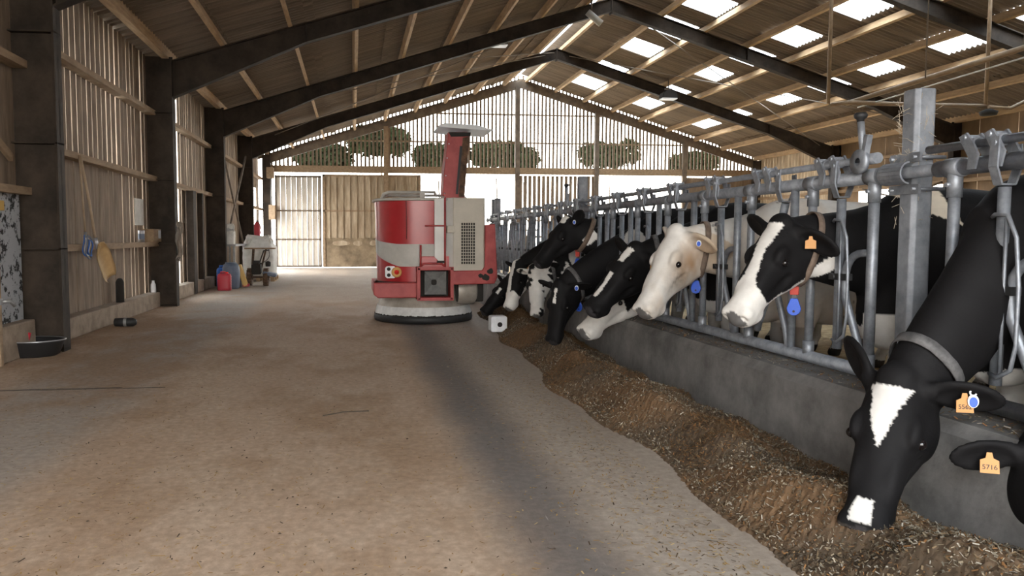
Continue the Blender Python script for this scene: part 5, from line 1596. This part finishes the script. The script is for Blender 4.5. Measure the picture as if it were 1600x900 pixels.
MB().rbox((-2.66, 18.95, .29), (.12, .34, .54), (0, -.30, .1)).build('pack_body', M['yellow'], t, bevel=.02)
MB().rbox((-2.57, 18.9, .06), (.16, .22, .06), (0, -.05, .1)).build('pack_foot', M['red_plastic'], t, bevel=.01)
# ---- garden tiller
t = thing('motor_tiller', 'rusty two wheeled motor tiller in front of the white bags', 'tiller', (-2.35, 20.9, 0))
def wheel(x, y, par):
    lug = MB().lathe([(.10, -.07), (.25, -.07), (.275, -.045), (.275, .045), (.25, .07), (.10, .07)], (x, y, .275), 24, 'X')
    for j in range(14):
        a = 2 * PI * j / 14; lug.rbox((x, y + .275 * math.cos(a), .275 + .275 * math.sin(a)), (.14, .035, .03), (a - PI / 2, 0, .35 if j % 2 else -.35))
    w = lug.build('tyre', M['rust'], par)
    MB().lathe([(0, -.05), (.10, -.05), (.11, 0), (.10, .05), (0, .05)], (x, y, .275), 16, 'X').build('wheel_hub', M['grey_metal'], w)
wheel(-2.62, 20.9, t); wheel(-2.12, 20.75, t)
MB().tube([(-2.7, 20.85, .28), (-2.02, 20.75, .28)], .03, 8).build('axle', M['rust'], t)
MB().rbox((-2.4, 20.85, .55), (.28, .45, .32), (.1, 0, 0)).rbox((-2.4, 20.7, .75), (.2, .25, .12)).build('engine', M['dirt_dark'], t, bevel=.03)
b = MB().beam((-2.55, 20.9, .45), (-2.5, 20.95, 1.18), .06, .05).beam((-2.3, 20.9, .45), (-2.12, 20.9, 1.18), .05, .05); b.build('upright_frame', M['rust'], t)
MB().tube([(-2.35, 20.8, .62), (-2.2, 20.6, 1.0), (-2.15, 20.5, 1.12), (-1.98, 20.5, 1.15)], .02, 8).build('handlebar', M['rubber_hose'], t)
MB().box(-2.75, -1.85, 20.75, 21.1, 1.17, 1.21).build('top_shelf', M['girt'], t)
MB().tube(bez((-2.3, 20.7, .7), (-1.9, 20.5, .85), (-2.0, 20.5, 1.13), 8), .01, 6).build('control_cable', M['rubber_hose'], t)
MB().lathe([(0, 0), (.07, 0), (.08, .05), (.08, .14), (.03, .17), (0, .17)], (-2.05, 20.7, .62), 14).build('fuel_tank', M['dirt_dark'], t)
MB().rbox((-2.0, 20.75, .38), (.42, .5, .12), (0, .22, 0)).build('mudguard', M['blue_barrel'], t, bevel=.05)
t.location = (t.location.x - .0, t.location.y - 1.3, 0)
t.scale = (.82, .82, .78)
# ---- pallet and big bags
def pallet(x0, x1, y0, y1, label):
    t = thing('pallet', label, 'pallet', ((x0 + x1) / 2, (y0 + y1) / 2, 0))
    for x in (x0, (x0 + x1) / 2 - .05, x1 - .1):
        for y in (y0, (y0 + y1) / 2 - .06, y1 - .12): MB().box(x, x + .1, y, y + .12, .02, .10).build('block', M['pallet'], t)
    for i in range(6):
        yy = y0 + (y1 - y0 - .1) * i / 5; MB().box(x0, x1, yy, yy + .1, .10, .122).build('deck_board', M['pallet'], t)
    for x in (x0, (x0 + x1) / 2 - .05, x1 - .1): MB().box(x, x + .1, y0, y1, 0, .02).build('runner', M['pallet'], t)
pallet(-3.02, -2.14, 21.3, 22.5, 'wooden pallet under the tall white bulk bag')
def bigbag(x, y, hw, hd, z0, h, label, seed, slump=.12):
    rs = random.Random(seed); t = thing('bulk_bag', label, 'bag', (x, y, z0)); b = MB(); N_ = 36; zz = 14; v = []
    for i in range(zz + 1):
        u = i / zz
        for j in range(N_):
            a = 2 * PI * j / N_
            k_ = 1 + .05 * math.sin(u * PI) + .03 * math.sin(a * 5 + u * 7 + seed) * u + rs.uniform(-.012, .012)
            top = max(0, u - .8) / .2
            k_ *= 1 - .25 * top
            c, s = math.cos(a), math.sin(a)
            v.append((x + hw * k_ * math.copysign(abs(c) ** .45, c), y + hd * k_ * math.copysign(abs(s) ** .45, s), z0 + h * u - slump * top * (.5 + .5 * math.sin(a * 2 + seed)) + .05 * top * math.sin(a * 7 + seed)))
    f = [tuple(range(N_))]
    for i in range(zz):
        for j in range(N_): f.append((i * N_ + j, i * N_ + (j + 1) % N_, (i + 1) * N_ + (j + 1) % N_, (i + 1) * N_ + j))
    f.append(tuple(range(zz * N_, (zz + 1) * N_)))
    b.add(v, f, True); b.build('bag_body', M['bag'], t)
    for sx in (-1, 1):
        for sy in (-1, 1):
            p0 = Vector((x + sx * hw * .72, y + sy * hd * .72, z0 + h * .9))
            c = MB(); pts = bez(p0, p0 + Vector((sx * .05, 0, .22)), p0 + Vector((-sx * .22, sy * .03, .02)), 6)
            for p, q in zip(pts[:-1], pts[1:]): c.beam(p, q, .05, .008, (0, 1, .2))
            c.build('lift_loop', M['bag'], t)
    return t
bigbag(-2.58, 21.9, .42, .55, .123, 1.02, 'tall white bulk bag standing on the wooden pallet', 1)
bigbag(-2.8, 23.5, .42, .5, .0, 1.25, 'white bulk bag standing on the floor behind the pallet bag', 5)
t = thing('steel_bench', 'narrow steel bench along the left wall beside the third column', 'bench', (-3.2, 20.3, 0))
MB().box(-3.38, -2.9, 19.6, 21.6, .98, 1.03).build('bench_top', M['grey_metal'], t)
for y in (19.65, 21.5):
    for x in (-3.34, -2.95): MB().box(x - .025, x + .025, y - .025, y + .025, 0, .98).build('leg', M['grey_metal'], t)
bigbag(-3.12, 19.85, .16, .18, 1.03, .42, 'small crumpled sack on the steel bench by the third column', 9, .16)
t = thing('fire_extinguisher', 'red fire extinguisher on the fourth column', 'fire extinguisher', (-3.0, 24.6, 1.2))
MB().lathe([(0, 0), (.09, 0), (.095, .03), (.095, .42), (.06, .5), (.03, .53), (0, .53)], (-2.98, 24.62, 1.15), 18).build('cylinder', M['red_plastic'], t)
MB().rbox((-2.98, 24.6, 1.7), (.05, .12, .03), (.2, 0, 0)).build('trigger', M['dirt_dark'], t)
MB().tube(bez((-2.95, 24.58, 1.69), (-2.84, 24.55, 1.6), (-2.87, 24.56, 1.3), 8), .012, 6).build('hose', M['rubber_hose'], t)
t = thing('switch_cabinet', 'grey switch cabinet high on the gable column in the far left corner', 'cabinet', (-2.7, 29.7, 1.9))
MB().box(-3.14, -2.9, 29.5, 29.95, 1.85, 2.4).build('cabinet_body', M['girt'], t, bevel=.01)
MB().tube([(-3.05, 29.7, 2.4), (-3.05, 29.7, 3.4)], .03, 8).build('conduit', M['grey_metal'], t)
MB().box(-3.2, -2.95, 29.5, 29.95, 3.4, 3.8).build('junction_box', M['girt'], bevel=.01, label='square box fixed above the grey switch cabinet', cat='box')
# ---- lamps, hanging pipes
def floodlight(x, y, z, label):
    t = thing('floodlight', label, 'lamp', (x, y, z), 'floodlights hanging under the roof')
    MB().prism([(x - .26, z), (x + .26, z), (x + .22, z + .16), (x + .10, z + .24), (x - .10, z + .24), (x - .22, z + .16)], y - .17, y + .17, 'Y').build('housing', M['dirt_dark'], t, bevel=.015)
    MB().box(x - .25, x + .25, y - .16, y + .16, z - .035, z).build('glass', M['white_plastic'], t, bevel=.005)
    MB().tube([(x, y, z + .22), (x, y, z_sheet(x) - .08)], .02, 8).rbox((x, y, z + .3), (.24, .06, .05)).build('bracket', M['steel_brown'], t)
floodlight(3.70, 19.75, 6.12, 'black floodlight hanging under the left roof slope')
floodlight(10.17, 24.2, 5.68, 'black floodlight hanging under the right roof slope')
t = thing('camera_tube', 'pale tube sensor hanging from the ridge', 'sensor', (6.05, 18.7, 6.5))
MB().tube([(5.75, 18.7, 6.72), (6.1, 18.7, 6.45)], .085, 14).build('tube_body', M['robot_grey'], t)
MB().tube([(5.85, 18.7, 6.7), (5.85, 18.7, 7.05)], .02, 8).build('hanger', M['steel_brown'], t)
t = thing('water_pipe', 'brown water pipe on hangers across the cow yard', 'pipe', (9.4, 12.0, 4.0))
def at(px, py, Y):
    a = (px - PCX) / F_PX; b = (PCY - py) / F_PX
    d = fw + rt * a + up * b
    k = Y / d.y
    return (d.x * k, Y, EYE + d.z * k)
p = [at(1298, 164, 12.2), at(1325, 160, 12.0), at(1412, 163, 12.0), at(1540, 166, 12.0)]
MB().tube(p, .035, 10).build('pipe_run', M['pipe'], t)
a1 = at(1294, 162, 12.1); MB().tube([a1, (a1[0], a1[1], z_rafter(a1[0]) + .1)], .03, 8).build('hanger', M['pipe'], t)
a2 = at(1540, 166, 12.0); MB().tube([a2, (a2[0], a2[1], z_rafter(a2[0]) + .1)], .03, 8).build('hanger', M['pipe'], t)
q = at(1545, 167, 12.0); MB().tube([q, (q[0] + .4, q[1], q[2] - .02), (q[0] + .7, q[1], q[2] + .12), (q[0] + 1.6, q[1], q[2] + .12)], .03, 8).build('pipe_end', M['pipe'], t)
MB().lathe([(0, 0), (.12, 0), (.14, .06), (.05, .1), (0, .1)], (q[0], q[1], q[2] - .14), 16).build('drip_tray', M['dirt_dark'], t)
t = thing('air_pipe', 'pale pipe rising across the cow yard above the brown water pipe', 'pipe', (10, 12, 4.5))
s0, s1 = at(1322, 162, 12.3), at(1640, 62, 9.5)
MB().tube([s0, s1], .04, 10).build('pipe_run', M['pipe'], t)
s2, s3 = at(1340, 168, 12.3), at(1640, 78, 9.5)
MB().tube([s2, s3], .012, 6).build('cable', M['bag'], t)
s4 = at(1600, 75, 9.9); MB().tube([s4, (s4[0], s4[1], z_rafter(s4[0]) + .1)], .012, 6).build('hanger', M['wire'], t)
t = thing('drop_wire', 'thin wire hanging from the roof down to the near square post', 'wire', (6.6, 9.0, 4))
w0 = at(1446, 122, 9.0); MB().tube([w0, (w0[0], w0[1], z_rafter(w0[0]) + .1)], .008, 6).build('wire_strand', M['wire'], t)
